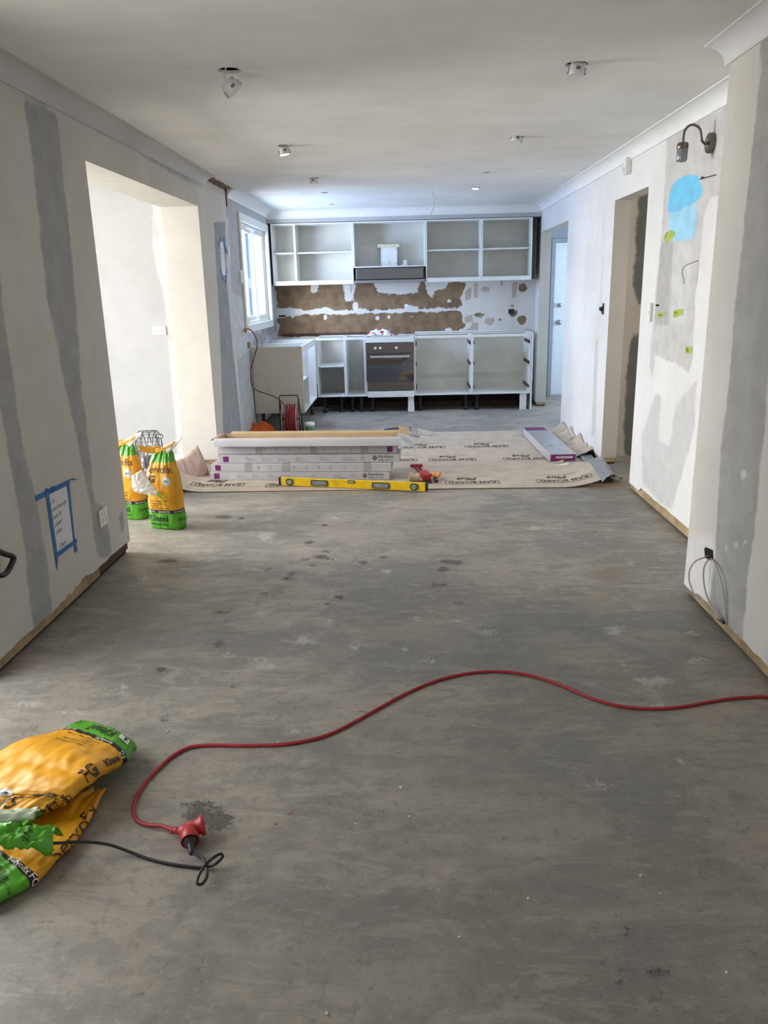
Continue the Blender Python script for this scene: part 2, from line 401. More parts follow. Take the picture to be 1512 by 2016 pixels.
# ---- left wall
def ragL(u):
    r = 0.012*nz(u*7)+0.008*nz(u*31)
    if 3.55 < u < 4.38: r += 0.010+0.045*max(0, nz(u*6, 3))+0.02*nz(u*23, 8)
    return r
ext_poly = lambda a, b, c, d: [(a, c), (b, c), (b, d), (a, d)]
left_p = [
  dict(c=(0.43, 0.43, 0.435), polys=[ext_poly(7.86, 10.6, -0.1, 2.6)], amp=0.004, soft=0.003),
  dict(c=grey, polys=[pxX(XL, [(46, 195), (75, 205), (112, 226), (119, 270), (122, 318), (130, 397), (138, 480), (152, 620), (158, 740), (176, 880), (185, 985), (207, 1000), (222, 1095), (192, 1100), (178, 1000), (155, 880), (120, 720), (95, 600), (80, 470), (63, 302)]),
                      pxX(XL, [(-60, 480), (-5, 500), (10, 640), (45, 880), (64, 951), (79, 1023), (92, 1094), (104, 1200), (96, 1222), (66, 1235), (48, 1082), (31, 975), (15, 880), (-20, 700), (-60, 600)]),
                      pxX(XL, [(234, 1010), (243, 1005), (246, 1042), (238, 1046)])], amp=0.028, soft=0.012),
  dict(c=(0.36, 0.365, 0.37), polys=[pxX(XL, [(160, 200), (175, 215), (240, 270), (300, 305), (365, 345), (400, 368), (380, 366), (300, 318), (230, 272)]), pxX(XL, [(60, 175), (105, 215), (75, 205), (45, 190)])], amp=0.02, soft=0.014),
  dict(c=(0.30, 0.31, 0.32), polys=[pxX(XL, [(421, 438), (443, 436), (447, 560), (458, 680), (476, 850), (440, 860), (433, 660)])], amp=0.016, soft=0.008),
  dict(c=(0.55, 0.555, 0.55), polys=[pxX(XL, [(444, 420), (450, 430), (455, 530), (452, 545), (446, 500)]), pxX(XL, [(450, 571), (478, 588), (486, 640), (490, 689), (480, 698), (468, 708), (458, 689), (455, 626)]), pxX(XL, [(485, 812), (491, 805), (496, 815), (496, 845), (487, 845)])], amp=0.014, soft=0.006),
  dict(c=(0.27, 0.245, 0.22), polys=[pxX(XL, [(500, 655), (546, 632), (546, 655), (500, 684)])], amp=0.12, soft=0.03, op=0.7, var=0.4),
  dict(c=(0.52, 0.48, 0.42), polys=[pxX(XL, [(408, 350), (444, 375), (444, 385), (403, 369)])], amp=0.02, soft=0.01, op=0.8),
]
wall('wall_left', 'x', XL, -0.31, -2.6, 7.1, 0.07, HC, [(1.5, 2.8, 0.0, 2.05), (OPN0, OPN1, 0.0, OPZ)], (0.60, 0.575, 0.525), left_p, res=0.045, side=jamb_mat, rag=ragL)
wall('wall_left_kitchen', 'x', XL, -0.12, 7.1, YW, 0.07, HC, [WIN], (0.60, 0.575, 0.525), left_p, res=0.045, side=jamb_mat, rag=ragL)
plate = M('exposed_wall_plate', (0.36, 0.26, 0.145), 0.8, var=0.25, scale=9, bump=0.3)
brownwood = M('old_brown_timber', (0.085, 0.042, 0.025), 0.8, var=0.35, scale=12, stretch=(1, 6, 1))
for a, b in ((2.8, 3.62), (3.98, OPN0), (3.62, 3.98), (OPN1, 7.1), (7.1, YW), (-2.6, 1.5)):
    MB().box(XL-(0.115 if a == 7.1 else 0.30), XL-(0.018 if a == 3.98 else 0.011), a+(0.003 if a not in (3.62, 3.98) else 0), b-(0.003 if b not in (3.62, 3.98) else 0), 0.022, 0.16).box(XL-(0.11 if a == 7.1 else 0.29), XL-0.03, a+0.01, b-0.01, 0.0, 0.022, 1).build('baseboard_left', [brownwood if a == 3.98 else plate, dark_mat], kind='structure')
# ---- right side: pier and recessed wall
def ragP(u): return 0.012*nz(u*8, 5)+0.01*nz(u*30, 2)+(0.02 if u > 3.55 else 0)*-1
pier_p = [
  dict(c=(0.42, 0.415, 0.39), polys=[pxX(XP, [(1500, 60), (1491, 200), (1479, 311), (1462, 478), (1445, 617), (1436, 755), (1421, 860), (1411, 1040), (1408, 1082), (1395, 1193), (1440, 1262), (1461, 1282), (1471, 1137), (1482, 1068), (1503, 860), (1530, 500), (1560, 60)])], amp=0.022, soft=0.012),
  dict(c=(0.80, 0.80, 0.80), polys=[pxX(XP, [(1349, 1060), (1400, 1050), (1408, 1082), (1395, 1190), (1375, 1195), (1346, 1165)])], amp=0.02, soft=0.03, op=0.7),
  dict(c=(0.70, 0.69, 0.67), polys=[pxX(XP, ell(1464, 937, 9, 14)), pxX(XP, [(1442, 1075), (1456, 1062), (1454, 1083)]), pxX(XP, ell(1430, 1080, 2, 14)), pxX(XP, ell(1470, 1066, 4, 4)), pxX(XP, ell(1450, 1245, 3, 12)), pxX(XP, [(1502, 60), (1497, 200), (1493, 200), (1498, 60)])], amp=0.012, soft=0.006, op=0.85),
  dict(c=(0.36, 0.27, 0.17), polys=[pxX(XP, [(1462, 1283), (1478, 1300), (1476, 1318), (1462, 1305)])], amp=0.02, soft=0.006),
]
wall('wall_right_pier', 'x', XP, 0.43, -2.6, 3.70, 0.065, HC, [], (0.70, 0.67, 0.615), pier_p, res=0.045, side=jamb_mat, rag=ragP)
MB().box(XP+0.011, XP+0.42, -2.6, 3.697, 0.014, 0.12).box(XP+0.03, XP+0.42, -2.59, 3.68, 0.0, 0.014, 1).build('baseboard_right', [plate, dark_mat], kind='structure')
rec_p = [
  dict(c=(0.53, 0.52, 0.505), polys=[pxX(XR, [(1314, 262), (1309, 356), (1301, 478), (1292, 560), (1286, 640), (1284, 690), (1300, 705), (1330, 715), (1357, 732), (1364, 700), (1366, 656), (1370, 572), (1379, 500), (1386, 420), (1402, 385), (1440, 380), (1440, 205)])], amp=0.022, soft=0.012),
  dict(c=(0.43, 0.42, 0.405), polys=[pxX(XR, [(1301, 480), (1326, 473), (1315, 640), (1288, 640)])], amp=0.006, soft=0.008),
  dict(c=(0.60, 0.60, 0.59), polys=[pxX(XR, [(1328, 475), (1362, 480), (1352, 640), (1318, 640)])], amp=0.01, soft=0.03, op=0.7),
  dict(c=(0.33, 0.60, 0.78), polys=[pxX(XR, [(1316, 419), (1323, 418), (1351, 408), (1372, 398), (1371, 455), (1360, 472), (1326, 476), (1317, 450)])], amp=0.008, soft=0.012),
  dict(c=(0.17, 0.53, 0.77), polys=[pxX(XR, [(1323, 364), (1337, 351), (1359, 342), (1376, 347), (1379, 364), (1387, 372), (1385, 383), (1373, 395), (1351, 408), (1323, 419), (1314, 415), (1316, 391)])], amp=0.008, soft=0.003),
  dict(c=(0.50, 0.50, 0.49), polys=[pxX(XR, [(1263, 860), (1290, 775), (1302, 780), (1296, 870), (1318, 880), (1330, 800), (1372, 745), (1366, 850), (1322, 1005), (1300, 990), (1264, 950)]), pxX(XR, [(1283, 640), (1280, 720), (1284, 760), (1290, 700)]), pxX(XR, [(1172, 665), (1178, 665), (1172, 860), (1164, 860)])], amp=0.03, soft=0.02, op=0.75),
  dict(c=(0.40, 0.39, 0.37), polys=[pxX(XR, [(1402, 265), (1408, 235), (1411, 265)])], amp=0.01, soft=0.02, op=0.5),
  dict(c=(0.55, 0.55, 0.56), polys=[pxX(XR, [(1188, 400), (1191, 400), (1190, 470), (1186, 470)]), pxX(XR, [(1185, 500), (1190, 500), (1182, 640), (1178, 640)])], amp=0.02, soft=0.03, op=0.5),
]
def ragR(u): return 0.010*nz(u*8, 9)+(0.03 if u < 5.5 else 0.0)
wall('wall_right', 'x', XR, 0.13, 3.701, HALL, 0.05, HC, [D1, D2], (0.715, 0.71, 0.695), rec_p, res=0.045, side=jamb_taupe, rag=ragR)
for a, b in ((3.72, D1[0]), (D1[1], D2[0]), (D2[1], HALL)):
    MB().box(XR+0.010, XR+0.125, a+0.003, b-0.003, 0.014, 0.11).box(XR+0.03, XR+0.12, a+0.01, b-0.01, 0.0, 0.014, 1).build('baseboard_right', [plate, dark_mat], kind='structure')
# ---- back wall with the stripped splashback
brown = (0.225, 0.150, 0.088)
back_p = [
  dict(c=(0.44, 0.43, 0.42), polys=[[(-2, 2.30), (2, 2.30), (2, 2.6), (-2, 2.6)]], amp=0.003, soft=0.003),
  dict(c=brown, polys=[pxY(YW, [(540, 560), (612, 555), (614, 576), (625, 577), (628, 555), (674, 556), (680, 592), (696, 594), (700, 556), (735, 556), (742, 575), (762, 580), (790, 580), (822, 576), (824, 556), (836, 555), (840, 577), (850, 586), (857, 571), (876, 566), (882, 556), (918, 556), (913, 573), (907, 590), (911, 603), (870, 604), (840, 608), (800, 602), (796, 608), (760, 610), (700, 609), (660, 613), (640, 606), (600, 611), (570, 606), (543, 609), (546, 590)]),
                       pxY(YW, [(543, 627), (575, 621), (640, 618), (665, 620), (700, 617), (780, 616), (850, 614), (906, 612), (910, 622), (912, 633), (919, 640), (912, 646), (904, 645), (903, 656), (700, 661), (546, 664), (550, 640)]),
                       pxY(YW, ell(945, 621, 11, 5)), pxY(YW, ell(1029, 566, 9, 9)), pxY(YW, ell(1027, 631, 10, 10)), pxY(YW, [(1003, 616), (1018, 610), (1019, 622), (1008, 624)]), pxY(YW, ell(1008, 602, 4, 3)), pxY(YW, ell(985, 629, 3, 3))], amp=0.034, soft=0.004, var=0.22),
  dict(c=(0.42, 0.33, 0.25), polys=[pxY(YW, ell(956, 570, 9, 6)), pxY(YW, [(954, 626), (974, 626), (972, 640), (962, 641), (954, 636)]), pxY(YW, [(933, 556), (942, 556), (941, 588), (932, 585)]), pxY(YW, [(1008, 556), (1020, 556), (1016, 584), (1008, 590)]), pxY(YW, [(928, 636), (941, 634), (941, 656), (926, 656)]), pxY(YW, [(913, 622), (930, 620), (932, 634), (915, 636)]), pxY(YW, [(905, 655), (935, 640), (936, 656)]), pxY(YW, [(916, 575), (930, 560), (926, 590), (916, 592)])], amp=0.014, soft=0.006, op=0.75),
  dict(c=(0.74, 0.73, 0.70), polys=[pxY(YW, ell(x, y, r, q)) for x, y, r, q in ((575, 577, 2, 2), (641, 625, 4, 6), (700, 603, 6, 10), (743, 626, 4, 5), (765, 624, 4, 5), (800, 602, 5, 5), (884, 592, 5, 4), (883, 650, 8, 5), (766, 646, 1, 4), (780, 636, 2, 1.5), (676, 655, 10, 1.5), (576, 622, 4, 5), (745, 580, 2, 2), (764, 580, 2, 1.5), (811, 624, 3, 2))], amp=0.012, soft=0.004),
  dict(c=(0.03, 0.02, 0.015), polys=[[(-2, 0.0), (2, 0.0), (2, 0.30), (-2, 0.30)]], amp=0.02, soft=0.01),  # shade of the void under the base cabinets, painted into the wall colour
]
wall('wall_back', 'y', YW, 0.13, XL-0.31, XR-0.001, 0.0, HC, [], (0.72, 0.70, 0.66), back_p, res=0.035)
# ---- rooms beyond the openings
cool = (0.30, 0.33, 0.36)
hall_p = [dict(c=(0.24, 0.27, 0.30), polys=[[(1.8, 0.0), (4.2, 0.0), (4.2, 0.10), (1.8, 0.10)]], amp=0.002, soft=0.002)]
HD = (2.05, 2.87, 0.0, 2.06)
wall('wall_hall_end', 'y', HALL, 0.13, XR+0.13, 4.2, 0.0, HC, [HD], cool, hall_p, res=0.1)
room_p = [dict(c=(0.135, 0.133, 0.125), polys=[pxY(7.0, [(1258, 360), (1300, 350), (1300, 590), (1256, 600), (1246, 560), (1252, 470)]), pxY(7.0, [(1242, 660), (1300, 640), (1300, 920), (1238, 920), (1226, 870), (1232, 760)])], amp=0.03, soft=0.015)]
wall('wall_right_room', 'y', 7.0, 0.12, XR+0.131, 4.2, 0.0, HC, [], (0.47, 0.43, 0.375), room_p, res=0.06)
wall('wall_right_room_near', 'y', 3.9, -0.12, XR+0.131, 4.2, 0.0, HC, [], (0.5, 0.47, 0.42), res=0.3)
wall('wall_far_right', 'x', 4.2, 0.12, 3.78, HALL+0.13, 0.0, HC, [(8.4, 10.4, 0.5, 2.2), (5.0, 5.9, 0.9, 2.0)], (0.6, 0.6, 0.58), res=0.3)
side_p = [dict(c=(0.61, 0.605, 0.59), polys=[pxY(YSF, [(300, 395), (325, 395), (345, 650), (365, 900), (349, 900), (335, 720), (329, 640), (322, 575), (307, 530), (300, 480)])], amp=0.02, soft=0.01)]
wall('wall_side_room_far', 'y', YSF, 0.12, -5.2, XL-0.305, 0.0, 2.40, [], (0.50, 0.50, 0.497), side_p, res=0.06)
wall('wall_side_room_left', 'x', -5.2, -0.12, 3.05, YSF+0.12, 0.0, 2.46, [(3.3, 6.4, 0.35, 2.25)], (0.7, 0.69, 0.67), res=0.3)
wall('wall_side_room_near', 'y', 3.05, -0.12, -5.2, XL-0.305, 0.0, 2.46, [(-4.9, -2.4, 0.35, 2.25)], (0.7, 0.69, 0.67), res=0.3)
wall('wall_rear', 'y', -2.6, -0.15, -2.1, 1.85, 0.0, HC, [(-0.5, 1.1, 0.8, 2.0)], (0.68, 0.65, 0.6), res=0.2)
# white skirting in the side room
MB().box(-5.2, XL-0.32, YSF-0.016, YSF-0.001, 0.0, 0.11).build('baseboard_side_room', M('skirting_white', (0.78, 0.77, 0.74), 0.5), kind='structure', bevel=0.003)

# ---- ceiling with downlight holes
HOLES = [(FL(x, y, HC).x, FL(x, y, HC).y, r) for x, y, r in ((452, 139, .052), (1135, 127, .052), (560, 287, .046), (1018, 270, .046), (617, 351, .046), (961, 340, .046), (936, 369, .046), (639, 379, .042), (655, 402, .042), (918, 394, .042))]
def ring(cx, cy, r, n=20): return [Vector((cx+r*math.cos(2*PI*k/n), cy+r*math.sin(2*PI*k/n), 0)) for k in range(n)]
outer = [Vector(p) for p in ((-2.0, -2.75, 0), (4.3, -2.75, 0), (4.3, HALL+0.13, 0), (-2.0, HALL+0.13, 0))]
loops = [outer]+[ring(*h) for h in HOLES]
tris = tessellate_polygon(loops); flat = [p for l in loops for p in l]
mb = MB(); mb.add([(p.x, p.y, HC) for p in flat], [tuple(t) for t in tris])
for cx_, cy_, r in HOLES:
    R_ = ring(cx_, cy_, r); n = len(R_)
    mb.add([(p.x, p.y, HC) for p in R_]+[(p.x, p.y, HC+0.013) for p in R_], [(k, (k+1) % n, (k+1) % n+n, k+n) for k in range(n)], 0)
    R2 = ring(cx_, cy_, r*1.25); mb.add([(p.x, p.y, HC+0.0135) for p in R2]+[(p.x, p.y, HC+0.16) for p in R2], [(k, (k+1) % n, (k+1) % n+n, k+n) for k in range(n)]+[tuple(range(n, 2*n))], 1)
    mb.add([(p.x, p.y, HC+0.013) for p in R_]+[(p.x, p.y, HC+0.0135) for p in R2], [(k, (k+1) % n, (k+1) % n+n, k+n) for k in range(n)], 1)
mb.box(-2.05, 4.35, -2.8, HALL+0.2, HC+0.17, HC+0.25, 1)
def ceiling_mat():
    mt, nt, b = new_mat('ceiling_plaster'); P = wpos(nt)
    wv = noise_n(nt, P, 1.5, 2, 0.45, (0.5, 1.5, 1)); n2 = noise_n(nt, P, 60, 3, 0.6); n3 = noise_n(nt, P, 2.2, 4, 0.6)
    cc = mixc(nt, maprange(nt, n3, 0.35, 0.65, 0, 1), (0.74, 0.73, 0.70), (0.80, 0.79, 0.76)); nt.links.new(cc, b.inputs['Base Color'])
    b.inputs['Roughness'].default_value = 0.8; b.inputs['Specular IOR Level'].default_value = 0.2
    bump_n(nt, math_n(nt, 'ADD', wv, math_n(nt, 'MULTIPLY', n2, 0.004)), 0.35, 0.05, b)
    return mt
cm = ceiling_mat()
mb.build('ceiling', [cm, dark_mat], kind='structure')
MB().box(-5.4, -2.0, 2.9, YSF+0.2, 2.40, 2.46).build('ceiling_side_room', M('white_ceiling', (0.83, 0.82, 0.80), 0.8, var=0.02), kind='structure')

# ---- cove cornices
def cove(name, p0, p1, inward, mat, drop=0.08, proj=0.10):
    p0, p1, inward = Vector(p0), Vector(p1), Vector(inward)
    pr = [(0.0, -drop), (0.008, -drop), (0.010, -drop+0.006)]
    for k in range(1, 12):
        t = math.radians(4+82*k/12); pr.append((proj-(proj-0.008)*math.cos(t), -drop+(drop-0.006)*math.sin(t)))
    pr += [(proj-0.004, -0.007), (proj, -0.007), (proj, -0.0005), (0.0, -0.0005)]
    n = len(pr); vs = []
    for P in (p0, p1): vs += [P+inward*d+Vector((0, 0, z)) for d, z in pr]
    fs = [(i, (i+1) % n, (i+1) % n+n, i+n) for i in range(n)]+[tuple(range(n)), tuple(reversed(range(n, 2*n)))]
    o = MB().add(vs, fs).build(name, mat, kind='structure'); return o
corn_grey = patched_mat('cornice_undercoat', (0.55, 0.545, 0.535), [], var=0.07)
corn_white = patched_mat('cornice_white', (0.80, 0.80, 0.79), [], var=0.03)
YK = 10.165
MB().box(XL+.001, XR-.001, YK, YW-.001, 2.325, HC-.0005).build('wall_bulkhead', patched_mat('bulkhead_plaster', (0.50, 0.49, 0.485), [], var=0.04), kind='structure')
cove('trim_1', (XL+.001, -2.6, HC), (XL+.001, 7.08, HC), (1, 0, 0), corn_grey)
cove('trim_2', (XL+.001, 7.92, HC), (XL+.001, YK-.002, HC), (1, 0, 0), corn_white)
cove('trim_3', (XL+.002, YK-.001, HC), (XR-.002, YK-.001, HC), (0, -1, 0), corn_white, drop=0.092)
cove('trim_4', (XR-.001, 3.705, HC), (XR-.001, YK-.002, HC), (-1, 0, 0), corn_white)
cove('trim_5', (XP-.001, -2.6, HC), (XP-.001, 3.74, HC), (-1, 0, 0), corn_white)
# torn gap in the left cornice: bare timber and dark joint
mb = MB()
def tornfn(u, v):
    y = 7.09+0.82*u; wv = 0.06+0.035*nz(y*9, 1)+0.015*nz(y*33)
    return (XL+0.004+max(0.015, wv)*v, y, HC-0.003-0.004*abs(nz(y*14, v*4)))
mb.sheet(tornfn, 40, 4, 0.002)
mb.build('trim_6', M('bare_timber_edge', (0.27, 0.155, 0.07), 0.85, var=0.4, scale=25), kind='structure')
mb = MB(); mb.box(XL+0.001, XL+0.007, 7.88, 7.905, HC-0.16, HC-0.002)
mb.sheet(lambda u, v: (XL+0.003+0.02*v*(0.6+0.8*abs(nz(u*20))), 7.12+0.78*u, HC-0.010-0.012*v-0.012*abs(nz(u*16, 4))), 40, 2, 0.003)
mb.build('trim_7', M('dark_joint', (0.035, 0.018, 0.012), 0.9, var=0.4), kind='structure')

# ---- kitchen window
wm = M('window_white_paint', (0.74, 0.74, 0.71), 0.45, var=0.05); wm2 = M('window_cream_paint', (0.66, 0.63, 0.55), 0.5, var=0.06)
win = thing('window_1', 'white three-pane sliding window in the kitchen wall', 'window', (XL, WIN[0], WIN[2]), kind='structure')
y0, y1, z0, z1 = WIN
A = 0.075
for nm, b in (('architrave', (XL+.0005, XL+.022, y0-A, y0+.005, z0-A, z1+A)), ('architrave', (XL+.0005, XL+.022, y1-.005, y1+A, z0-A, z1+A)), ('architrave', (XL+.0005, XL+.0215, y0+.006, y1-.006, z1-.005, z1+A)), ('architrave', (XL+.0005, XL+.026, y0+.006, y1-.006, z0-A, z0+.005))):
    MB().box(*b).build(nm, wm2 if nm == 'architrave' and b[2] < y0 else wm, win, bevel=0.003)
ft = 0.035; xf0, xf1 = XL-0.10, XL-0.03
for b in ((xf0, xf1, y0, y0+ft, z0, z1), (xf0, xf1, y1-ft, y1, z0, z1), (xf0, xf1, y0+ft, y1-ft, z0, z0+ft), (xf0, xf1, y0+ft, y1-ft, z1-ft, z1)): MB().box(*b).build('frame', wm, win, bevel=0.002)
def screen_mat():
    mt, nt, b = new_mat('fly_screen'); out = nt.nodes['Material Output']
    t = nd(nt, 'ShaderNodeBsdfTransparent'); d = nd(nt, 'ShaderNodeBsdfDiffuse'); d.inputs[0].default_value = (0.10, 0.115, 0.14, 1); tr = nd(nt, 'ShaderNodeBsdfTranslucent'); tr.inputs[0].default_value = (0.04, 0.045, 0.055, 1)
    a = nd(nt, 'ShaderNodeAddShader'); mx = nd(nt, 'ShaderNodeMixShader'); mx.inputs[0].default_value = 0.28
    nt.links.new(d.outputs[0], a.inputs[0]); nt.links.new(tr.outputs[0], a.inputs[1]); nt.links.new(t.outputs[0], mx.inputs[1]); nt.links.new(a.outputs[0], mx.inputs[2]); nt.links.new(mx.outputs[0], out.inputs[0])
    return mt
def thin_glass():
    mt, nt, b = new_mat('thin_window_glass'); out = nt.nodes['Material Output']
    t = nd(nt, 'ShaderNodeBsdfTransparent'); t.inputs[0].default_value = (0.72, 0.82, 1.0, 1); g = nd(nt, 'ShaderNodeBsdfGlossy'); g.inputs['Roughness'].default_value = 0.02
    lw = nd(nt, 'ShaderNodeLayerWeight'); mx = nd(nt, 'ShaderNodeMixShader')
    nt.links.new(math_n(nt, 'MULTIPLY', math_n(nt, 'POWER', lw.outputs['Facing'], 4.0), 0.35), mx.inputs[0]); nt.links.new(t.outputs[0], mx.inputs[1]); nt.links.new(g.outputs[0], mx.inputs[2]); nt.links.new(mx.outputs[0], out.inputs[0])
    return mt
glass = thin_glass()
scr = screen_mat()
W3 = (y1-y0-2*ft)/3
for k in range(3):
    a = y0+ft+W3*k; b = a+W3; s = MB(); xo = 0.0 if k != 1 else -0.028
    st = 0.03
    s.box(xf0+.03+xo, xf0+.055+xo, a, a+st, z0+ft, z1-ft).box(xf0+.03+xo, xf0+.055+xo, b-st, b, z0+ft, z1-ft).box(xf0+.03+xo, xf0+.055+xo, a+st, b-st, z0+ft, z0+ft+.045).box(xf0+.03+xo, xf0+.055+xo, a+st, b-st, z1-ft-.035, z1-ft)
    sash = s.build('sash', wm, win, bevel=0.002)
    MB().box(xf0+.041+xo, xf0+.044+xo, a+st, b-st, z0+ft+.045, z1-ft-.035).build('pane', scr if k != 1 else glass, sash)
    if k == 1: MB().box(xf0+.056, xf0+.068, a+.012, a+.026, 1.55, 1.66).build('latch', wm, sash, bevel=0.002)
# neighbouring wall seen through the window
nb = MB().box(-4.4, -4.2, 6.0, 30.0, 0.0, 3.2).build('neighbour_wall', M('pale_render', (0.46, 0.52, 0.64), 0.9, var=0.1), None)
tag(nb, 'pale rendered wall of the house next door behind the kitchen window', 'wall', kind='structure')
MB().box(-4.5, -4.15, 16.5, 24.0, 3.0, 5.4).build('neighbour_wall_brick', M('red_brick_far', (0.42, 0.16, 0.11), 0.9, var=0.25, scale=6), kind='structure')
MB().box(-60, -5.5, -40, 60, -0.3, -0.05).build('ground_outside', M('ground_outside', (0.35, 0.35, 0.33), 0.95), kind='structure')
# ---- hall door
door = thing('door_1', 'white panel door with two locks at the end of the hall', 'door', (HD[0], HALL, 0), kind='structure')
MB().box(HD[0]+.012, HD[1]-.01, HALL+.03, HALL+.07, 0.012, HD[3]-.01).build('door_panel', M('door_white', (0.80, 0.83, 0.88), 0.4, var=0.03), door, bevel=0.003)
br = M('brushed_brass_nickel', (0.45, 0.44, 0.42), 0.3, 1.0)
for p_, r in (((1094, 601), 0.03), ((1092.5, 635), 0.036)):
    c = WY(*p_, HALL); k = MB().lathe([(r, 0), (r, .008), (r*.8, .014), (r*.35, .016), (r*.35, .05), (r*.75, .055), (r*.8, .075), (r*.5, .085)], 20, Matrix.Translation((HD[0]+.09, HALL+.03, c.z)) @ Matrix.Rotation(PI/2, 4, 'X'))
    k.build('lock', br, door, smooth=True)
for a, b in ((HD[0]-.045, HD[0]+.005), (HD[1]-.005, HD[1]+.045)):
    MB().box(a, b, HALL-.014, HALL-.001, 0, HD[3]+.05).build('frame', M('hall_frame_paint', (0.30, 0.33, 0.37), 0.5), door, bevel=0.002)
MB().box(HD[0]-.045, HD[1]+.045, HALL-.0145, HALL-.0015, HD[3]-.005, HD[3]+.06).build('frame', M('hall_frame_paint'), door, bevel=0.002)
# ================================================================== KITCHEN CARCASSES
mel = M('white_melamine', (0.76, 0.76, 0.735), 0.45, var=0.03, scale=6)
mel_in = M('cream_melamine', (0.66, 0.64, 0.56), 0.5, var=0.05, scale=5)
black = M('black_plastic', (0.014, 0.014, 0.015), 0.5, var=0.2)
steel = M('brushed_steel', (0.20, 0.205, 0.215), 0.34, 1.0, var=0.06, scale=5, stretch=(1, 30, 60))
steel_d = M('dark_steel_rail', (0.10, 0.10, 0.105), 0.4, 0.9, var=0.2)
T = 0.016
def B(*b): return MB().box(*b)
def legs(root, x0, x1, y0, y1, z):
    for x in (x0+.07, x1-.07):
        for y in (y0+.08, y1-.08):
            MB().lathe([(.03, 0), (.03, .012), (.017, .02), (.017, z-.03), (.028, z-.02), (.028, z-.001)], 10, Matrix.Translation((x, y, 0))).build('leg', black, root)
def carcass(name, label, x0, x1, y0, y1, z0, z1, shelves=(), divs=(), open_top=False, group=None, front='-y', leg=False, backm=None):
    r = thing(name, label, 'cabinet', ((x0+x1)/2, y1, 0 if leg else z0), group=group)
    g = 0.0006
    B(x0+g, x0+T, y0, y1, z0, z1).build('side_panel', mel, r, bevel=.001); B(x1-T, x1-g, y0, y1, z0, z1).build('side_panel', mel, r, bevel=.001)
    B(x0+T, x1-T, y0+.001, y1, z0, z0+T).build('bottom_panel', mel, r, bevel=.001)
    if front == '-y': B(x0+T, x1-T, y1-.006, y1-.001, z0+T, z1-.002).build('back_panel', backm or mel_in, r)
    if open_top:
        B(x0+T, x1-T, y0+.001, y0+.02, z1-.034, z1).build('top_rail', mel, r, bevel=.001); B(x0+T, x1-T, y1-.09, y1-.006, z1-T, z1).build('top_rail', mel, r, bevel=.001)
    else: B(x0+T, x1-T, y0+.001, y1-.006, z1-T, z1).build('top_panel', mel, r, bevel=.001)
    for d in divs: B(d-T*.7, d+T*.7, y0+.0005, y1-.006, z0+T, z1-T).build('divider', mel, r, bevel=.001)
    xs = [x0+T]+[e for d in divs for e in (d-T*.7, d+T*.7)]+[x1-T]
    for s in shelves:
        for a, b in zip(xs[0::2], xs[1::2]): B(a+.001, b-.001, y0+.025, y1-.006, s-T/2, s+T/2).build('shelf', mel, r, bevel=.001)
    if leg: legs(r, x0, x1, y0, y1, z0)
    return r
YU = 10.15; UZ0, UZ1 = 1.585, 2.318
ux = [-1.655, -0.641, 0.262, 0.952, 1.575]
UB = YW-.003
def zU(x, y): return WY(x, y, YU+.03).z
c1 = carcass('wall_cabinet', 'open white wall cabinet with two bays beside the kitchen window', ux[0], ux[1], YU, UB, UZ0, UZ1, [zU(640, 497)], [-1.363], group='open wall cabinets above the stripped splashback')
B(ux[0]+.002, ux[1]-.002, YU-.012, YU-.0005, UZ0, UZ0+.05).build('bottom_rail', mel, c1, bevel=.001)
c2 = carcass('wall_cabinet', 'short white wall cabinet housing the range hood and its duct box', ux[1], ux[2], YU, UB, 1.775, UZ1, group='open wall cabinets above the stripped splashback')
c3 = carcass('wall_cabinet', 'open white wall cabinet with one shelf directly right of the range hood', ux[2], ux[3], YU, UB, UZ0, UZ1, [zU(890, 492)], group='open wall cabinets above the stripped splashback')
B(ux[2]+.002, ux[3]-.002, YU-.012, YU-.0005, UZ0, UZ0+.05).build('bottom_rail', mel, c3, bevel=.001)
c4 = carcass('wall_cabinet', 'open white wall cabinet with one shelf next to the hall doorway', ux[3], ux[4], YU, UB, UZ0, UZ1, [zU(1000, 489)], group='open wall cabinets above the stripped splashback')
B(ux[3]+.002, ux[4]-.002, YU-.012, YU-.0005, UZ0, UZ0+.05).build('bottom_rail', mel, c4, bevel=.001)
for a, b, l in ((XL+.002, ux[0]-.002, 'dark strip standing in for the shaded gap between the wall cabinets and the window wall'), (ux[4]+.003, ux[4]+.045, 'dark strip standing in for the shaded gap at the hall doorway end of the wall cabinets')):
    tag(B(a, b, YU+.03, UB, UZ0+.01, UZ1-.01).build('gap_shade_strip', M('gap_shade_dark', (0.028, 0.022, 0.02), 0.8, var=0.3)), l, 'board')  # shade of the open gaps beside the cabinets, put in as near-black strips
# range hood
hx0, hx1 = ux[1]+.012, ux[2]-.012
hood = thing('range_hood', 'slide-out stainless steel range hood under the short cabinet', 'range hood', ((hx0+hx1)/2, YU+.15, 1.6))
B(hx0+.012, hx1-.012, YU-.01, UB-.01, 1.625, 1.773).build('body', black, hood)
B(hx0+.022, hx1-.02, YU-.035, YU-.0105, 1.635, 1.762).build('front_panel', steel, hood, bevel=.003)
B(hx0, hx1, YU-.03, UB-.03, 1.592, 1.624).build('filter_tray', M('hood_grey', (0.33, 0.33, 0.33), 0.4, 0.7), hood, bevel=.003)
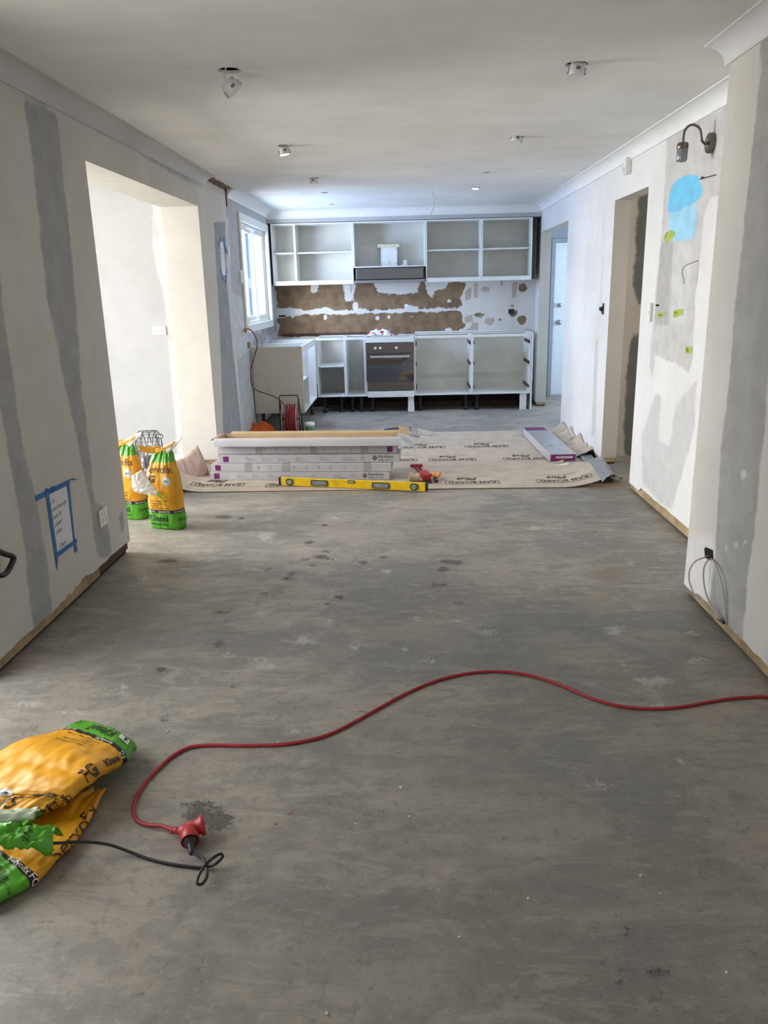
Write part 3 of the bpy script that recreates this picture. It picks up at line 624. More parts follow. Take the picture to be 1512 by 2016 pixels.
# duct cover inside the hood cabinet
dx0, dx1 = WY(750, 505, YU+.16).x, WY(782, 505, YU+.16).x
dz0, dz1 = 1.775+T+.0015, WY(765, 487, YU+.16).z
dc = thing('duct_box', 'white boxed duct standing inside the hood cabinet', 'duct box', ((dx0+dx1)/2, YU+.2, dz0))
B(dx0, dx1, YU+.16, YU+.28, dz0, dz1).build('body', mel, dc, bevel=.002)
B(dx0-.04, dx1+.03, YU+.15, YU+.29, dz1, dz1+.038).build('flange', M('yellowed_plastic', (0.70, 0.63, 0.44), 0.5), dc, bevel=.003)
MB().lathe([(.018, 0), (.018, .004), (.011, .004), (.011, .001)], 16, Matrix.Translation(((dx0+dx1)/2, YU+.1599, dz0+.04)) @ Matrix.Rotation(PI/2, 4, 'X')).build('grommet', M('yellowed_plastic'), dc, smooth=True)
for sx_, sz_ in ((dx0+.015, dz0+.03), (dx1-.015, dz0+.03), (dx0+.015, dz1-.02), (dx1-.015, dz1-.02)):
    MB().lathe([(.005, 0), (.004, .003)], 8, Matrix.Translation((sx_, YU+.1599, sz_)) @ Matrix.Rotation(PI/2, 4, 'X')).build('screw', steel_d, dc)
pp = WY(799, 521, YU+.2)
ob = thing('power_adapter', 'small white plug adapter beside the duct box', 'adapter', (pp.x, YU+.22, dz0))
B(pp.x-.06, pp.x+.02, YU+.19, YU+.25, dz0, dz0+.018).build('base', mel, ob, bevel=.003); B(pp.x-.035, pp.x+.015, YU+.2, YU+.24, dz0+.018, dz0+.07).build('body', mel, ob, bevel=.004)
# scraps on the cabinet floor
pt = WY(664, 547, YU+.05)
sb = MB(); sb.sheet(lambda u, v: (pt.x-.03+.06*u, YU+.05+.05*v, UZ0+T+.004+.022*abs(math.sin(u*5+v*2))), 8, 5, .002)
tag(sb.build('tape_scrap', M('blue_tape', (0.02, 0.12, 0.36), 0.6)), 'crumpled blue tape scrap in the two-bay wall cabinet', 'scrap')
for xx, lab in ((853, 'grey offcut lying in the wall cabinet right of the range hood'), (690*.2976+680+20, 'tiny white fitting on the bottom of the cabinet right of the hood')):
    p_ = WY(xx, 545, YU+.1); tag(B(p_.x-.05 if xx == 853 else p_.x-.01, p_.x+.05 if xx == 853 else p_.x+.01, YU+.05, YU+.12, UZ0+T+.0008, UZ0+T+(.008 if xx == 853 else .03)).build('offcut', M('offcut_grey', (0.42, 0.42, 0.41), 0.6), bevel=.002), lab, 'offcut')

# ---------------- base units
YB, BZ0, BZ1 = 9.9, 0.205, 0.946
BB = YW-.004
gb = 'open base cabinets on the back wall'
zsh = WY(648, 722, YB+.02).z
carcass('base_cabinet', 'open white corner base cabinet with one shelf at the bend of the kitchen', -1.13, -0.768, YB, BB, BZ0, BZ1, [zsh], open_top=True, group=gb, leg=True)
carcass('base_cabinet', 'narrow open white base cabinet without shelf left of the oven', -0.768, -0.512, YB, BB, BZ0, BZ1, open_top=True, group=gb, leg=True)
d1_ = carcass('base_cabinet', 'open drawer base cabinet with dark runners directly right of the oven', 0.103, 0.826, YB, BB, BZ0, BZ1, open_top=True, group=gb, leg=True)
d2_ = carcass('base_cabinet', 'open drawer base cabinet with dark runners at the hall end', 0.826, 1.562, YB, BB, BZ0, BZ1, open_top=True, group=gb, leg=True)
for r, x0, x1 in ((d1_, 0.103, 0.826), (d2_, 0.826, 1.562)):
    for z in (0.845, 0.59, 0.295):
        for x, s in ((x0+T, 1), (x1-T, -1)):
            q = MB().box(min(x, x+s*.012), max(x, x+s*.012), YB+.012, YB+.45, z-.02, z+.02); q.box(min(x+s*.012, x+s*.018), max(x+s*.012, x+s*.018), YB+.02, YB+.38, z-.008, z+.01)
            q.build('drawer_runner', steel_d, r)
tag(B(1.564, 1.582, YB-.01, BB, 0.0, BZ1+.01).build('end_panel', mel, bevel=.001), 'white end panel reaching the floor beside the hall doorway', 'panel')
# left return unit along the window wall
rx0, rx1, ry0, ry1 = XL+.006, -1.136, 8.6, 9.89
rt = thing('base_cabinet', 'white return base cabinet with plain end panel along the window wall', 'cabinet', ((rx0+rx1)/2, ry1, 0))
rzt = 0.934
B(rx0, rx1, ry0, ry0+T, BZ0, rzt).build('end_panel', M('cream_end_panel', (0.60, 0.565, 0.49), 0.5, var=0.04), rt, bevel=.001)
B(rx0, rx1-.001, ry1-T, ry1, BZ0, rzt).build('side_panel', mel, rt, bevel=.001)
B(rx0, rx1-.001, ry0+T, ry1-T, BZ0, BZ0+T).build('bottom_panel', mel, rt, bevel=.001)
B(rx0, rx0+.006, ry0+T, ry1-T, BZ0+T, rzt-.05).build('back_panel', mel_in, rt)
B(rx1-.018, rx1-.001, ry0+T, ry1-T, rzt-.075, rzt).build('top_rail', mel, rt, bevel=.001)
B(rx0+.007, rx1-.02, ry0+T+.62, ry0+T+.636, BZ0+T, rzt-.002).build('divider', mel, rt, bevel=.001)
B(rx0+.007, rx1-.03, ry0+T, ry0+T+.62, 0.53, 0.546).build('shelf', mel, rt, bevel=.001)
for z in (BZ0+.02, 0.35, 0.62, rzt-.02):
    for x in (rx0+.03, rx1-.03): MB().lathe([(.005, 0), (.004, .0012)], 8, Matrix.Translation((x, ry0, z)) @ Matrix.Rotation(PI/2, 4, 'X')).build('screw', steel_d, rt)
legs(rt, rx0, rx1, ry0, ry1, BZ0)
pq = MB().lathe([(.045, 0), (.05, .05), (.045, .10), (.02, .105)], 16, Matrix.Translation((rx1-.12, ry0+.12, .5465)))
tag(pq.build('black_cup', black, smooth=True), 'small black cup on the shelf of the return cabinet', 'cup')
# oven and its housing
ox0, ox1 = -0.510, 0.101
oc = thing('oven_housing', 'white oven housing cabinet with rails above and below the oven', 'cabinet', ((ox0+ox1)/2, BB, 0))
B(ox0+.0006, ox0+T, YB+.001, BB, BZ0, BZ1).build('side_panel', mel, oc); B(ox1-T, ox1-.0006, YB+.001, BB, BZ0, BZ1).build('side_panel', mel, oc)
zt1 = WY(765, 674, YB-.02).z; zb1 = WY(765, 770, YB-.02).z
B(ox0+.002, ox1-.002, YB-.02, YB-.0005, zt1, BZ1-.006).build('top_rail', mel, oc, bevel=.001)
B(ox0+.018, ox1-.004, YB-.02, YB-.0005, BZ0-.012, zb1).build('bottom_rail', mel, oc, bevel=.001)
B(ox0+T, ox1-T, YB, BB, BZ0, BZ0+T).build('bottom_panel', mel, oc); B(ox0+T, ox1-T, YB+.05, BB, BZ1-T-.02, BZ1-.02).build('top_panel', mel, oc)
legs(oc, ox0, ox1, YB, BB, BZ0)
ov = thing('oven', 'stainless steel built-in oven with dark mirror glass door', 'oven', ((ox0+ox1)/2, YB, zb1))
def zo(y): return WY(765, y, YB-.025).z
kz0, kz1 = zo(696), zt1-.003
B(ox0+T+.001, ox1-T-.001, YB-.003, YB+.50, zb1+.004, zt1-.004).build('body', black, ov)
B(ox0+.008, ox1-.004, YB-.024, YB-.0035, kz0, kz1).build('control_panel', M('oven_steel', (0.17, 0.16, 0.15), 0.3, 1.0, var=0.05, scale=4, stretch=(1, 30, 40)), ov, bevel=.002)
for x in (739, 749, 780.5):
    c = WY(x, 684.7, YB-.03)
    MB().lathe([(.018, 0), (.019, .004), (.0155, .008), (.0145, .024), (.010, .028)], 18, Matrix.Translation((c.x, YB-.0242, (kz0+kz1)/2)) @ Matrix.Rotation(PI/2, 4, 'X')).build('knob', M('silver_knob', (0.82, 0.81, 0.80), 0.25, 0.6), ov, smooth=True)
gz0 = zo(751.5)
dr = B(ox0+.008, ox1-.006, YB-.026, YB-.0035, gz0+.002, kz0-.006).build('door_glass', M('oven_mirror_glass', (0.20, 0.20, 0.21), 0.03, 0.85, var=0.03), ov, bevel=.002)
hb = MB(); hz = zo(701.5)
hb.box(ox0+.062, ox1-.058, YB-.062, YB-.047, hz-.014, hz+.010); hb.box(ox0+.08, ox0+.10, YB-.048, YB-.0262, hz-.008, hz+.006); hb.box(ox1-.098, ox1-.078, YB-.048, YB-.0262, hz-.008, hz+.006)
hb.build('handle', M('handle_pale_steel', (0.62, 0.61, 0.58), 0.35, 0.8), dr, bevel=.003)
B(ox0+.016, ox1-.008, YB-.024, YB-.0035, zb1+.008, gz0).build('lower_panel', M('oven_steel'), ov, bevel=.002)
# loose boards standing in the kick space, rail along the wall
p0 = FL(803, 803); tag(MB().prism([(p0.x, 0.0005), (p0.x+.085, 0.0005), (p0.x+.075, .20), (p0.x+.005, .20)], 0, .016, Matrix.Translation((0, YB+.03, 0)) @ Matrix.Rotation(PI/2, 4, 'X')).build('kick_block', mel), 'white tapered board propping the drawer cabinet beside the oven', 'board')
tag(B(1.435, 1.52, YB+.02, YB+.036, 0.0, .203).build('kick_block', mel), 'white board propping the drawer cabinet at the hall end', 'board')
tag(B(-0.85, 1.55, BB-.06, BB-.02, 0.0, .055).build('floor_batten', brownwood), 'reddish brown timber batten on the floor under the base cabinets', 'batten')
tag(B(-1.62, ox0-.0, YW-.02, YW-.0005, BZ1+.006, BZ1+.03).build('wall_batten', brownwood), 'brown timber batten screwed to the wall behind the corner cabinet', 'batten')
tag(B(ox1+.02, 1.56, YW-.03, YW-.0005, BZ1+.004, BZ1+.022).build('wall_batten', mel), 'white batten on the wall behind the drawer cabinets', 'batten')
# crumpled printed cloth on the oven housing
c0 = WY(748, 664, YB+.09)
def cl(u, v):
    a = (u-.5); b = (v-.5)
    h = .075*max(0, 1-(2.1*a)**2)*max(0, 1-(2*b)**2)+.028*nz(u*6, v*5, 2)+.018*abs(nz(u*13, v*11))
    return (c0.x+.34*a+.03*nz(u*4, v*4, 8), YB+.05+.20*v+.02*nz(u*5, v*3, 4)-(0.07 if .15 < u < .35 and v < .12 else 0), BZ1+.004+max(0.0, h)-(0.018 if .15 < u < .35 and v < .06 else 0)*0)
def cloth_mat():
    mt, nt, b = new_mat('red_spotted_cloth'); tc = nt.nodes.new('ShaderNodeTexCoord')
    vr = nt.nodes.new('ShaderNodeTexVoronoi'); vr.inputs['Scale'].default_value = 12; nt.links.new(tc.outputs['Object'], vr.inputs['Vector'])
    cc = mixc(nt, maprange(nt, vr.outputs['Distance'], 0.34, 0.40, 1, 0), (0.78, 0.77, 0.76), (0.42, 0.015, 0.02)); nt.links.new(cc, b.inputs['Base Color']); b.inputs['Roughness'].default_value = 0.6
    return mt
tag(MB().sheet(cl, 34, 22, .0015).build('printed_cloth', cloth_mat(), smooth=True), 'crumpled white and red printed cloth lying on the oven housing', 'cloth')

# ---------------- wall fittings in the kitchen
plastic = M('white_switch_plastic', (0.78, 0.77, 0.74), 0.35, var=0.03)
def plate_on(name, label, cat, p, wdt, hgt, nrm, rockers=2, group=None, th=0.009, sockets=False):
    n = Vector(nrm); up = Vector((0, 0, 1)); rt_ = up.cross(n).normalized()
    mt = Matrix((( *rt_, 0), (*up, 0), (*n, 0), (0, 0, 0, 1))).transposed(); mt.translation = Vector(p)
    r = thing(name, label, cat, tuple(p), group=group)
    MB().box(-wdt/2, wdt/2, -hgt/2, hgt/2, 0.0003, th, mtx=mt).build('plate', plastic, r, bevel=.003)
    for k in range(rockers):
        x = (k-(rockers-1)/2)*wdt/(rockers+.6)
        MB().box(x-.008, x+.008, (.012 if sockets else -.012), (.026 if sockets else .012), th, th+.004, mtx=mt).build('rocker', plastic, r, bevel=.0015)
        if sockets:
            q = MB()
            for dx, dz, rot in ((-.007, -.008, .5), (.007, -.008, -.5), (0, -.022, 0)):
                q.box(-.0015, .0015, -.005, .005, th, th+.0006, mtx=mt @ Matrix.Translation((x+dx, dz, 0)) @ Matrix.Rotation(rot, 4, 'Z'))
            q.build('socket_slots', black, r)
    return r
p_ = WX(202, 1018, XL); plate_on('power_outlet', 'white double power outlet low on the wall beside the handwritten note', 'outlet', p_, .115, .075*1.25, (1, 0, 0), 2, sockets=True)
p_ = WX(449, 495, XL); plate_on('light_switch', 'small white switch on the wall between the taped list and the window', 'switch', p_, .075, .085, (1, 0, 0), 1)
p_ = WX(472, 545, XL); plate_on('light_switch', 'white double switch mounted against the edge of the kitchen window frame', 'switch', p_+Vector((0.0, -.02, 0)), .075, .13, (1, 0, 0), 2, th=.03)
p_ = WX(478, 650, XL); plate_on('power_outlet', 'beige power outlet under the window with the red lead plugged in', 'outlet', p_, .115, .075, (1, 0, 0), 2, sockets=True)
GPO = p_
p_ = WY(314, 651, YSF); plate_on('light_switch', 'wide white three-gang switch plate in the side room', 'switch', p_, .118, .075, (0, -1, 0), 3)
p_ = WY(686, 569, YW); plate_on('power_outlet', 'white power outlet on the stripped splashback', 'outlet', p_, .06, .09, (0, -1, 0), 1, sockets=True)
p_ = WY(1007, 613, YW); tag(B(p_.x-.04, p_.x+.035, YW-.004, YW-.0005, p_.z-.03, p_.z+.03).build('wall_box', black), 'black open wall box in the splashback near the hall doorway', 'wall box')
p_ = WY(556, 621, YW); r = thing('wall_box', 'black slot with white cover strip in the splashback by the window', 'wall box', tuple(p_))
B(p_.x-.05, p_.x+.04, YW-.004, YW-.0005, p_.z-.02, p_.z+.012).build('box', black, r); B(p_.x-.05, p_.x+.03, YW-.010, YW-.0042, p_.z+.004, p_.z+.016).build('cover_strip', plastic, r)
p_ = WY(987, 557, YW); tag(MB().tube([(p_.x+.012*math.cos(t*PI/8), YW-.006, p_.z+.03*math.sin(t*PI/8)) for t in range(16)], .003, 6, closed=True).build('cable_loop', M('grey_cable', (0.3, 0.3, 0.3), 0.5)), 'small grey cable loop poking out below the wall cabinets', 'cable')
p_ = WX(489, 679, XL); tag(MB().box(XL+.0005, XL+.02, p_.y-.05, p_.y+.05, p_.z-.03, p_.z+.03).build('junction_box', M('brass_brown', (0.30, 0.19, 0.06), 0.5, var=0.5, scale=40), bevel=.004), 'brown junction box on the wall at the corner of the return cabinet', 'junction box')
# ================================================================== FLOOR PROTECTION, BOXES, TOOLS
kraft = M('kraft_board', (0.45, 0.385, 0.31), 0.8, var=0.10, scale=7, bump=0.15)
kraft_red = M('kraft_board_reddish', (0.36, 0.265, 0.225), 0.8, var=0.08, scale=7)
ink = M('printed_ink', (0.05, 0.045, 0.042), 0.7, var=0.2)
ink_grey = M('grey_print', (0.20, 0.19, 0.21), 0.7)
def ram_print(name, parent, fn, s=1.0):
    """printed floor-board logo in its own flat frame (x right, y up), about 0.40 m wide"""
    q = MB()
    put_text(q, 'RAM BOARD', .082*s, fn, 0, -.03*s, sx=.86, weight=.012)
    put_text(q, 'Plus', .105*s, fn, .03*s, -.135*s, shear=.35, weight=.016)
    put_text(q, 'TEMPORARY FLOOR PROTECTION', .017*s, fn, -.02*s, -.175*s, weight=.004)
    def bar(x0, x1, y0, y1):
        n = max(1, int((x1-x0)/.03)); vs = [fn(x0+(x1-x0)*k/n, y) for y in (y0, y1) for k in range(n+1)]
        q.add(vs, [(k, k+1, k+n+2, k+n+1) for k in range(n)])
    a, b, c, d = -.225*s, .225*s, -.045*s, .05*s
    bar(a, b, d-.006*s, d); bar(a, a+.006*s, c, d); bar(b-.006*s, b, c, d); bar(a, a+.07*s, c, c+.006*s); bar(b-.07*s, b, c, c+.006*s)
    return q.build(name, ink, parent)
SX0, SX1 = -1.96, 1.60
def sheet_z(x, y, base):
    z = base+.0015*(nz(x*2.1, y*2.3)+.6)
    if x < -1.62: z += 0.95*(-1.62-x)**2
    if x > 1.18 and y < 6.8: z += 0.60*(x-1.18)**2*max(0, min(1, (6.75-y)/.35))
    return z
sheets = []
Yf = FL(927, 964).y
for k, (ya, yb, base, xa, xb, lab) in enumerate(((5.86, 6.78, .0070, SX0, 1.57, 'cardboard floor protection sheet curling up at the doorway, under the yellow level'),
                                            (6.55, 7.37, .0042, -1.60, 1.60, 'middle cardboard floor protection sheet under the single purple box'),
                                            (7.20, 8.39, .0014, -1.55, 1.58, 'cardboard floor protection sheet reaching the kitchen floor'))):
    r = thing('floor_protection_sheet', lab, 'cardboard sheet', ((xa+xb)/2, (ya+yb)/2, 0), group='cardboard floor protection sheets')
    sk = 0.012
    MB().sheet(lambda u, v: (lambda x, y: (x, y, sheet_z(x, y, base)))(xa+(xb-xa)*u, ya+(yb-ya)*v-sk*(xa+(xb-xa)*u)+(.012*nz(u*20, k) if k == 2 and v > .9 else 0)), 120, 14, .0012).build('board', kraft, r)
    sheets.append((r, base))
under = MB().sheet(lambda u, v: (-1.25+2.9*u, 5.835+.3*v, .0008+.0004*nz(u*9)), 20, 2, .0006)
tag(under.build('floor_protection_sheet', M('kraft_board_under', (0.34, 0.26, 0.18), 0.85)), 'lower cardboard sheet whose edge peeks out under the yellow level', 'cardboard sheet')
for k, (x, y, sh) in enumerate(((930, 953, 0), (1111, 950, 0), (575, 958, 0), (428, 958, 0), (891, 907, 1), (1038, 905, 1), (775, 908, 1), (958, 880, 2), (833, 882, 2))):
    r, base = sheets[sh]; c = FL(x, y); rr = [2, 2, 2, 2, 3, 3, 3, 3, 3][k]
    def fn(px_, py_, c=c, base=base):
        X, Y = c.x-px_, c.y-py_*1.25+.02
        return (X, Y, sheet_z(X, Y, base)+.0022)
    ram_print('lettering', r, fn, 0.95)
# small curled scrap of the same board in the opening
def scrap(u, v):
    b0 = Vector((-1.99, 6.16, .055)); b1 = Vector((-1.70, 6.40, .02)); t0 = Vector((-2.02, 6.35, .15)); t1 = Vector((-1.83, 6.62, .245))
    p = (b0*(1-u)+b1*u)*(1-v)+(t0*(1-u)+t1*u)*v
    return p+Vector((.05, -.06, -.045))*math.sin(PI*v)+Vector((0, 0, .008*nz(u*12, v*3)))+Vector((.02, -.03, -.03))*math.sin(PI*u)
tag(MB().sheet(scrap, 24, 16, .0015).build('cardboard_scrap', kraft_red, smooth=True), 'torn piece of reddish board curling up in the wide opening', 'cardboard')
# crumpled board along the right wall and grey tape
def crum(u, v):
    y = 6.92+1.42*u; x = 1.47+.055*v+.16*v
    z = .006+.11*v**1.6*(0.7+.6*nz(y*5, 3))+.03*nz(y*9, v*4, 6)*v
    return (min(x+.015*nz(y*7, v*3), 1.676), y, max(.005, z))
cw = thing('crumpled_cardboard', 'crumpled strip of board pushed up against the right wall', 'cardboard', (1.6, 7.6, 0))
MB().sheet(crum, 60, 8, .0015).build('board', kraft, cw)
q = MB(); put_text(q, 'RAM BOARD', .075, lambda x, y: Vector(crum(min(1, max(0, .42+y/1.42)), min(1, max(0, .55+x*.9))))+Vector((-.002, -.001, .003)), weight=.01); q.build('lettering', ink, cw)
tape_grey = M('silver_duct_tape', (0.27, 0.28, 0.30), 0.35, 0.3, var=0.12, scale=30, bump=0.3)
def dt(u, v):
    a = FL(1148, 899, .012); b = FL(1194, 936, .11)
    p = a*(1-u)+b*u; q_ = Vector((.105, .05, 0))*(v-.3)
    p = p+q_; p.z = max(sheet_z(p.x, min(p.y, 6.7), .0070)+.0035, .012)+.006*nz(u*9, v*5)+(0.02*math.sin(v*PI))*u
    p.x = min(p.x, 1.674)
    return p
tag(MB().sheet(dt, 20, 8, .001).build('duct_tape_strip', tape_grey), 'silver duct tape strip holding the curled board at the doorway', 'tape')
def dt2(u, v):
    y = 5.95+.55*u; return (1.575+.10*v+.02*nz(u*7, v*2), y, .10-.07*v+.03*nz(y*8, v*5)-(.03*u))
tag(MB().sheet(dt2, 24, 8, .001).build('crumpled_tape', tape_grey), 'crumpled grey tape bunched in the doorway behind the curled board', 'tape')
for x, y, lab, mt in ((1095, 912, 'small torn kraft scrap at the near end of the single purple box', kraft), (1104, 918, 'small torn white scrap near the single purple box', M('paper_white'  , (0.72, 0.71, 0.69), 0.6))):
    c = FL(x, y, .008); tag(MB().sheet(lambda u, v: (c.x-.04+.09*u+.02*v, c.y-.02+.05*v, .0105+.012*u*(v-.3)**2*4), 5, 4, .001).build('paper_scrap', mt), lab, 'scrap')

# ---------------- flooring boxes
card_white = M('white_carton', (0.46, 0.45, 0.47), 0.45, var=0.03, scale=4)
purple = M('purple_print', (0.155, 0.012, 0.125), 0.45, var=0.05)
tape_clear = M('packing_tape', (0.36, 0.34, 0.335), 0.25, var=0.05)
kraft_in = M('carton_inside', (0.46, 0.33, 0.195), 0.8, var=0.06, scale=8)
BL, BD, BH = 1.497, 0.245, 0.066
def front_fn(x0, z0, off=.0006): return lambda x, y: Vector((x0+x, -off, z0+y))
def print_front(parent, style):
    q = MB()
    if style == 'text':
        for x, a, b in ((.285, 'EN', 'CONTENTS: 10'), (.415, 'FR', 'CONTENU: 10'), (.55, 'DE', 'INHALT: 10'), (.70, '', 'MATERIAL'), (.90, '', 'FINE FINISHES'), (1.09, '', 'SURFACE DETAIL')):
            if a: put_text(q, a, .007, front_fn(x-.06, .044), align='LEFT', weight=.003)
            put_text(q, b, .0085, front_fn(x-.06, .035), align='LEFT', weight=.006)
            for z, wd in ((.024, .075), (.015, .10)): q.add([front_fn(x-.06, z)(0, 0), front_fn(x-.06, z)(wd, 0), front_fn(x-.06, z)(wd, .0016), front_fn(x-.06, z)(0, .0016)], [(0, 1, 2, 3)])
        put_text(q, 'Made in China', .010, front_fn(1.12, .014), weight=.002)
        q.build('small_print', M('print_grey_dark', (0.11, 0.10, 0.12), 0.7), parent, local=True)
        q = MB()
        for k in range(22):
            a0, a1 = 2*PI*k/22, 2*PI*(k+1)/22
            for r in (.018,): q.add([front_fn(1.195, .034)(r*math.cos(a), r*math.sin(a)) for a in (a0, a1)]+[front_fn(1.195, .034)((r-.002)*math.cos(a), (r-.002)*math.sin(a)) for a in (a1, a0)], [(0, 1, 2, 3)])
        put_text(q, '100', .013, front_fn(1.195, .0295), weight=.004)
        q.build('round_mark', M('print_grey_dark'), parent, local=True)
        q = MB(); f = front_fn(1.295, .036); d = .022
        q.add([f(-d, 0), f(0, -d), f(d, 0), f(0, d)], [(0, 1, 2, 3)]); q.build('logo_diamond', ink, parent, local=True)
        q = MB(); f = front_fn(1.295, .036, .0012); q.add([f(-.010, -.004), f(-.003, .002), f(.002, .008), f(.010, .004), f(.004, .002), f(.006, -.006), f(.002, -.003), f(-.003, -.002), f(-.006, -.007)], [tuple(range(9))]); q.build('logo_mark', card_white, parent, local=True)
        q = MB(); put_text(q, 'Karndean', .033, front_fn(1.322, .036), align='LEFT', weight=.010); put_text(q, 'Design', .019, front_fn(1.322, .014), align='LEFT', weight=.006); put_text(q, 'flooring', .019, front_fn(1.385, .014), align='LEFT'); q.build('lettering', ink, parent, local=True)
    else:
        for k, x in enumerate((.40, .50, .60, .70, .80, .90, 1.00, 1.12, 1.22)):
            f = front_fn(x, .036)
            for j in range(14):
                a0, a1 = 2*PI*j/14, 2*PI*(j+1)/14; r = .012
                q.add([f(r*math.cos(a), r*math.sin(a)) for a in (a0, a1)]+[f((r-.0015)*math.cos(a), (r-.0015)*math.sin(a)) for a in (a1, a0)], [(0, 1, 2, 3)])
            rr_ = random.Random(k)
            for j in range(3):
                a = rr_.random()*PI; c_, s_ = math.cos(a)*.008, math.sin(a)*.008; o_ = (rr_.random()-.5)*.006
                q.add([f(-c_+o_-.001, -s_), f(c_+o_-.001, s_), f(c_+o_+.001, s_+.001), f(-c_+o_+.001, -s_+.001)], [(0, 1, 2, 3)])
            q.add([f(-.006, -.020), f(.006, -.020), f(.006, -.0185), f(-.006, -.0185)], [(0, 1, 2, 3)])
        q.build('handling_icons', ink_grey, parent, local=True)
def sq(parent, x, z=.033, s=.023):
    q = MB(); f = front_fn(x, z); q.add([f(-s, -s), f(s, -s), f(s, s), f(-s, s)], [(0, 1, 2, 3)]); q.build('purple_panel', purple, parent, local=True)
def tapes(parent, xs):
    for x in xs:
        q = MB(); q.box(x, x+.062, -.0009, -.0002, .003, BH-.001); q.box(x, x+.062, -.0009, BD*.4, BH, BH+.0006); q.build('packing_tape', tape_clear, parent, local=True)
stack = [((415, 945), (764, 944.6), 'text', 'bottom flooring carton of the stack behind the yellow level'),
         ((417, 929), (769, 925.6), 'icons', 'second flooring carton from the floor, with icons and tape'),
         ((432.5, 912), (784, 910), 'text', 'third flooring carton from the floor, with black brand lettering'),
         ((429, 894), (781, 893), 'icons', 'flooring carton lying directly under the open box')]
ztop = .0105
for k, (l, r_, style, lab) in enumerate(stack):
    a = FL(*l, ztop); b = FL(*r_, ztop); ang = math.atan2(b.y-a.y, b.x-a.x)
    if k: a.y = min(max(a.y, 6.22), 6.36); ang = (-.050, -.062, -.045, -.055)[k]
    a.x = WY(l[0], l[1], a.y).x; a.x = max(a.x, XL+.006)
    t = thing('flooring_carton', lab, 'carton', (a.x, a.y, ztop), ang, group='white flooring cartons stacked behind the level')
    MB().box(0, BL, 0, BD, 0, BH).build('body', card_white, t, local=True, bevel=.0015)
    print_front(t, style)
    if style == 'text': sq(t, .055)
    else: tapes(t, (.28, .60, 1.27) if k == 1 else (.32, .78, 1.20))
    if k == 1: sq(t, .055)
    if k == 3: sq(t, 1.44)
    q = MB(); q.box(-.0008, -.0002, .004, BD-.004, .004, BH-.004); q.build('end_label', purple, t, local=True)
    q = MB(); q.box(BL+.0002, BL+.0008, .004, BD-.004, .004, BH-.004); q.build('end_label', M('end_label_grey', (0.42, 0.41, 0.44), 0.5), t, local=True)
    ztop += BH+.0028
# open box on top
a = WY(427, 878, 6.29); t = thing('open_flooring_carton', 'open flooring carton with raised flaps on top of the stack', 'carton', (max(a.x, XL+.03), 6.28, ztop), -.052)
W_ = .004; OL = 1.49
MB().box(0, OL, 0, BD, 0, W_).build('base', kraft_in, t, local=True)
def two(q, *b): return q.box(*b)
MB().box(0, OL, 0, W_*.5, W_, BH).box(0, OL, W_*.5, W_, W_, BH, 1).build('front_wall', [card_white, kraft_in], t, local=True)
MB().box(0, OL, BD-W_, BD, W_, BH).build('back_wall', kraft_in, t, local=True)
for x in (0, OL-W_): MB().box(x, x+W_, W_, BD-W_, W_, BH).build('end_wall', kraft_in, t, local=True)
def fflap(u, v): return (-.012+(OL+.05)*u, -.006-.034*math.sin(v*1.25)-.004*nz(u*8), BH+.002+.012*math.sin(v*PI)*1-.060*v*v+.0025*nz(u*6, v))
MB().sheet(fflap, 40, 8, .002).build('front_flap', card_white, t, local=True)
def bflap(u, v): return (.06+(OL-.02)*u, BD+.02*v, BH+.016*v+.002*nz(u*7))
MB().sheet(bflap, 30, 4, .003).build('back_flap', kraft_in, t, local=True)
def eflapL(u, v): return (-.055*v, .01+(BD-.02)*u, BH+.03*v-.05*v*v+.01*nz(u*5))
MB().sheet(eflapL, 10, 6, .002).build('end_flap', kraft_red, t, local=True)
def eflapR(u, v): return (OL+.006+.15*v, -.03+.17*u+.06*v, BH-.03*v-.09*v*v+.012*math.sin(u*PI))
MB().sheet(eflapR, 10, 8, .002).build('end_flap', card_white, t, local=True)
def eflapR2(u, v): return (OL+.008+.09*u, BD*.75+.02*v, BH+.01+.055*v-.02*u)
MB().sheet(eflapR2, 6, 4, .002).build('end_flap', kraft_in, t, local=True)
# single carton by the right wall
zc = .0105
nl, nr, fl_ = FL(1081.5, 909, zc), FL(1132, 907, zc), FL(1026, 839.5, zc+BH)
ang = math.atan2((nl-fl_).x, (fl_-nl).y)
t = thing('flooring_carton', 'single purple and silver flooring carton lying by the right wall', 'carton', tuple(nl), ang)
LW = .235; LL = 1.40
MB().box(0, LW, 0, LL, 0, BH).build('body', card_white, t, local=True, bevel=.0015)
MB().box(.012, LW-.006, -.0009, -.0002, .004, BH-.003).build('purple_panel', purple, t, local=True)
MB().box(.055, LW-.028, -.0016, -.001, .028, .047).build('address_label', M('label_grey', (0.50, 0.47, 0.46), 0.5), t, local=True)
MB().box(.012, LW-.010, .015, LL-.20, BH+.0002, BH+.0008).build('silver_panel', M('silver_print', (0.40, 0.40, 0.43), 0.25, 0.4), t, local=True)
MB().box(.012, LW-.010, LL-.198, LL-.012, BH+.0002, BH+.0008).build('purple_panel', purple, t, local=True)
MB().box(LW-.062, LW-.058, .16, .19, BH+.0008, BH+.001).build('seal', tape_clear, t, local=True)
q = MB(); f = lambda x, y: Vector((.125-y, .06+x, BH+.0012)); f2 = lambda x, y: Vector((.06+y*0+x, .30+y, BH+.0012))
fT = lambda x, y: Vector((.135+y, .27-x, BH+.0012))
put_text(q, 'Karndean', .055, fT, 0, .03, align='CENTER', weight=.008); put_text(q, 'Designflooring', .028, fT, 0, 0, align='CENTER'); q.build('lettering', M('pale_print', (0.70, 0.66, 0.70), 0.5), t, local=True)
q = MB(); c_ = (.09, .40); d = .032
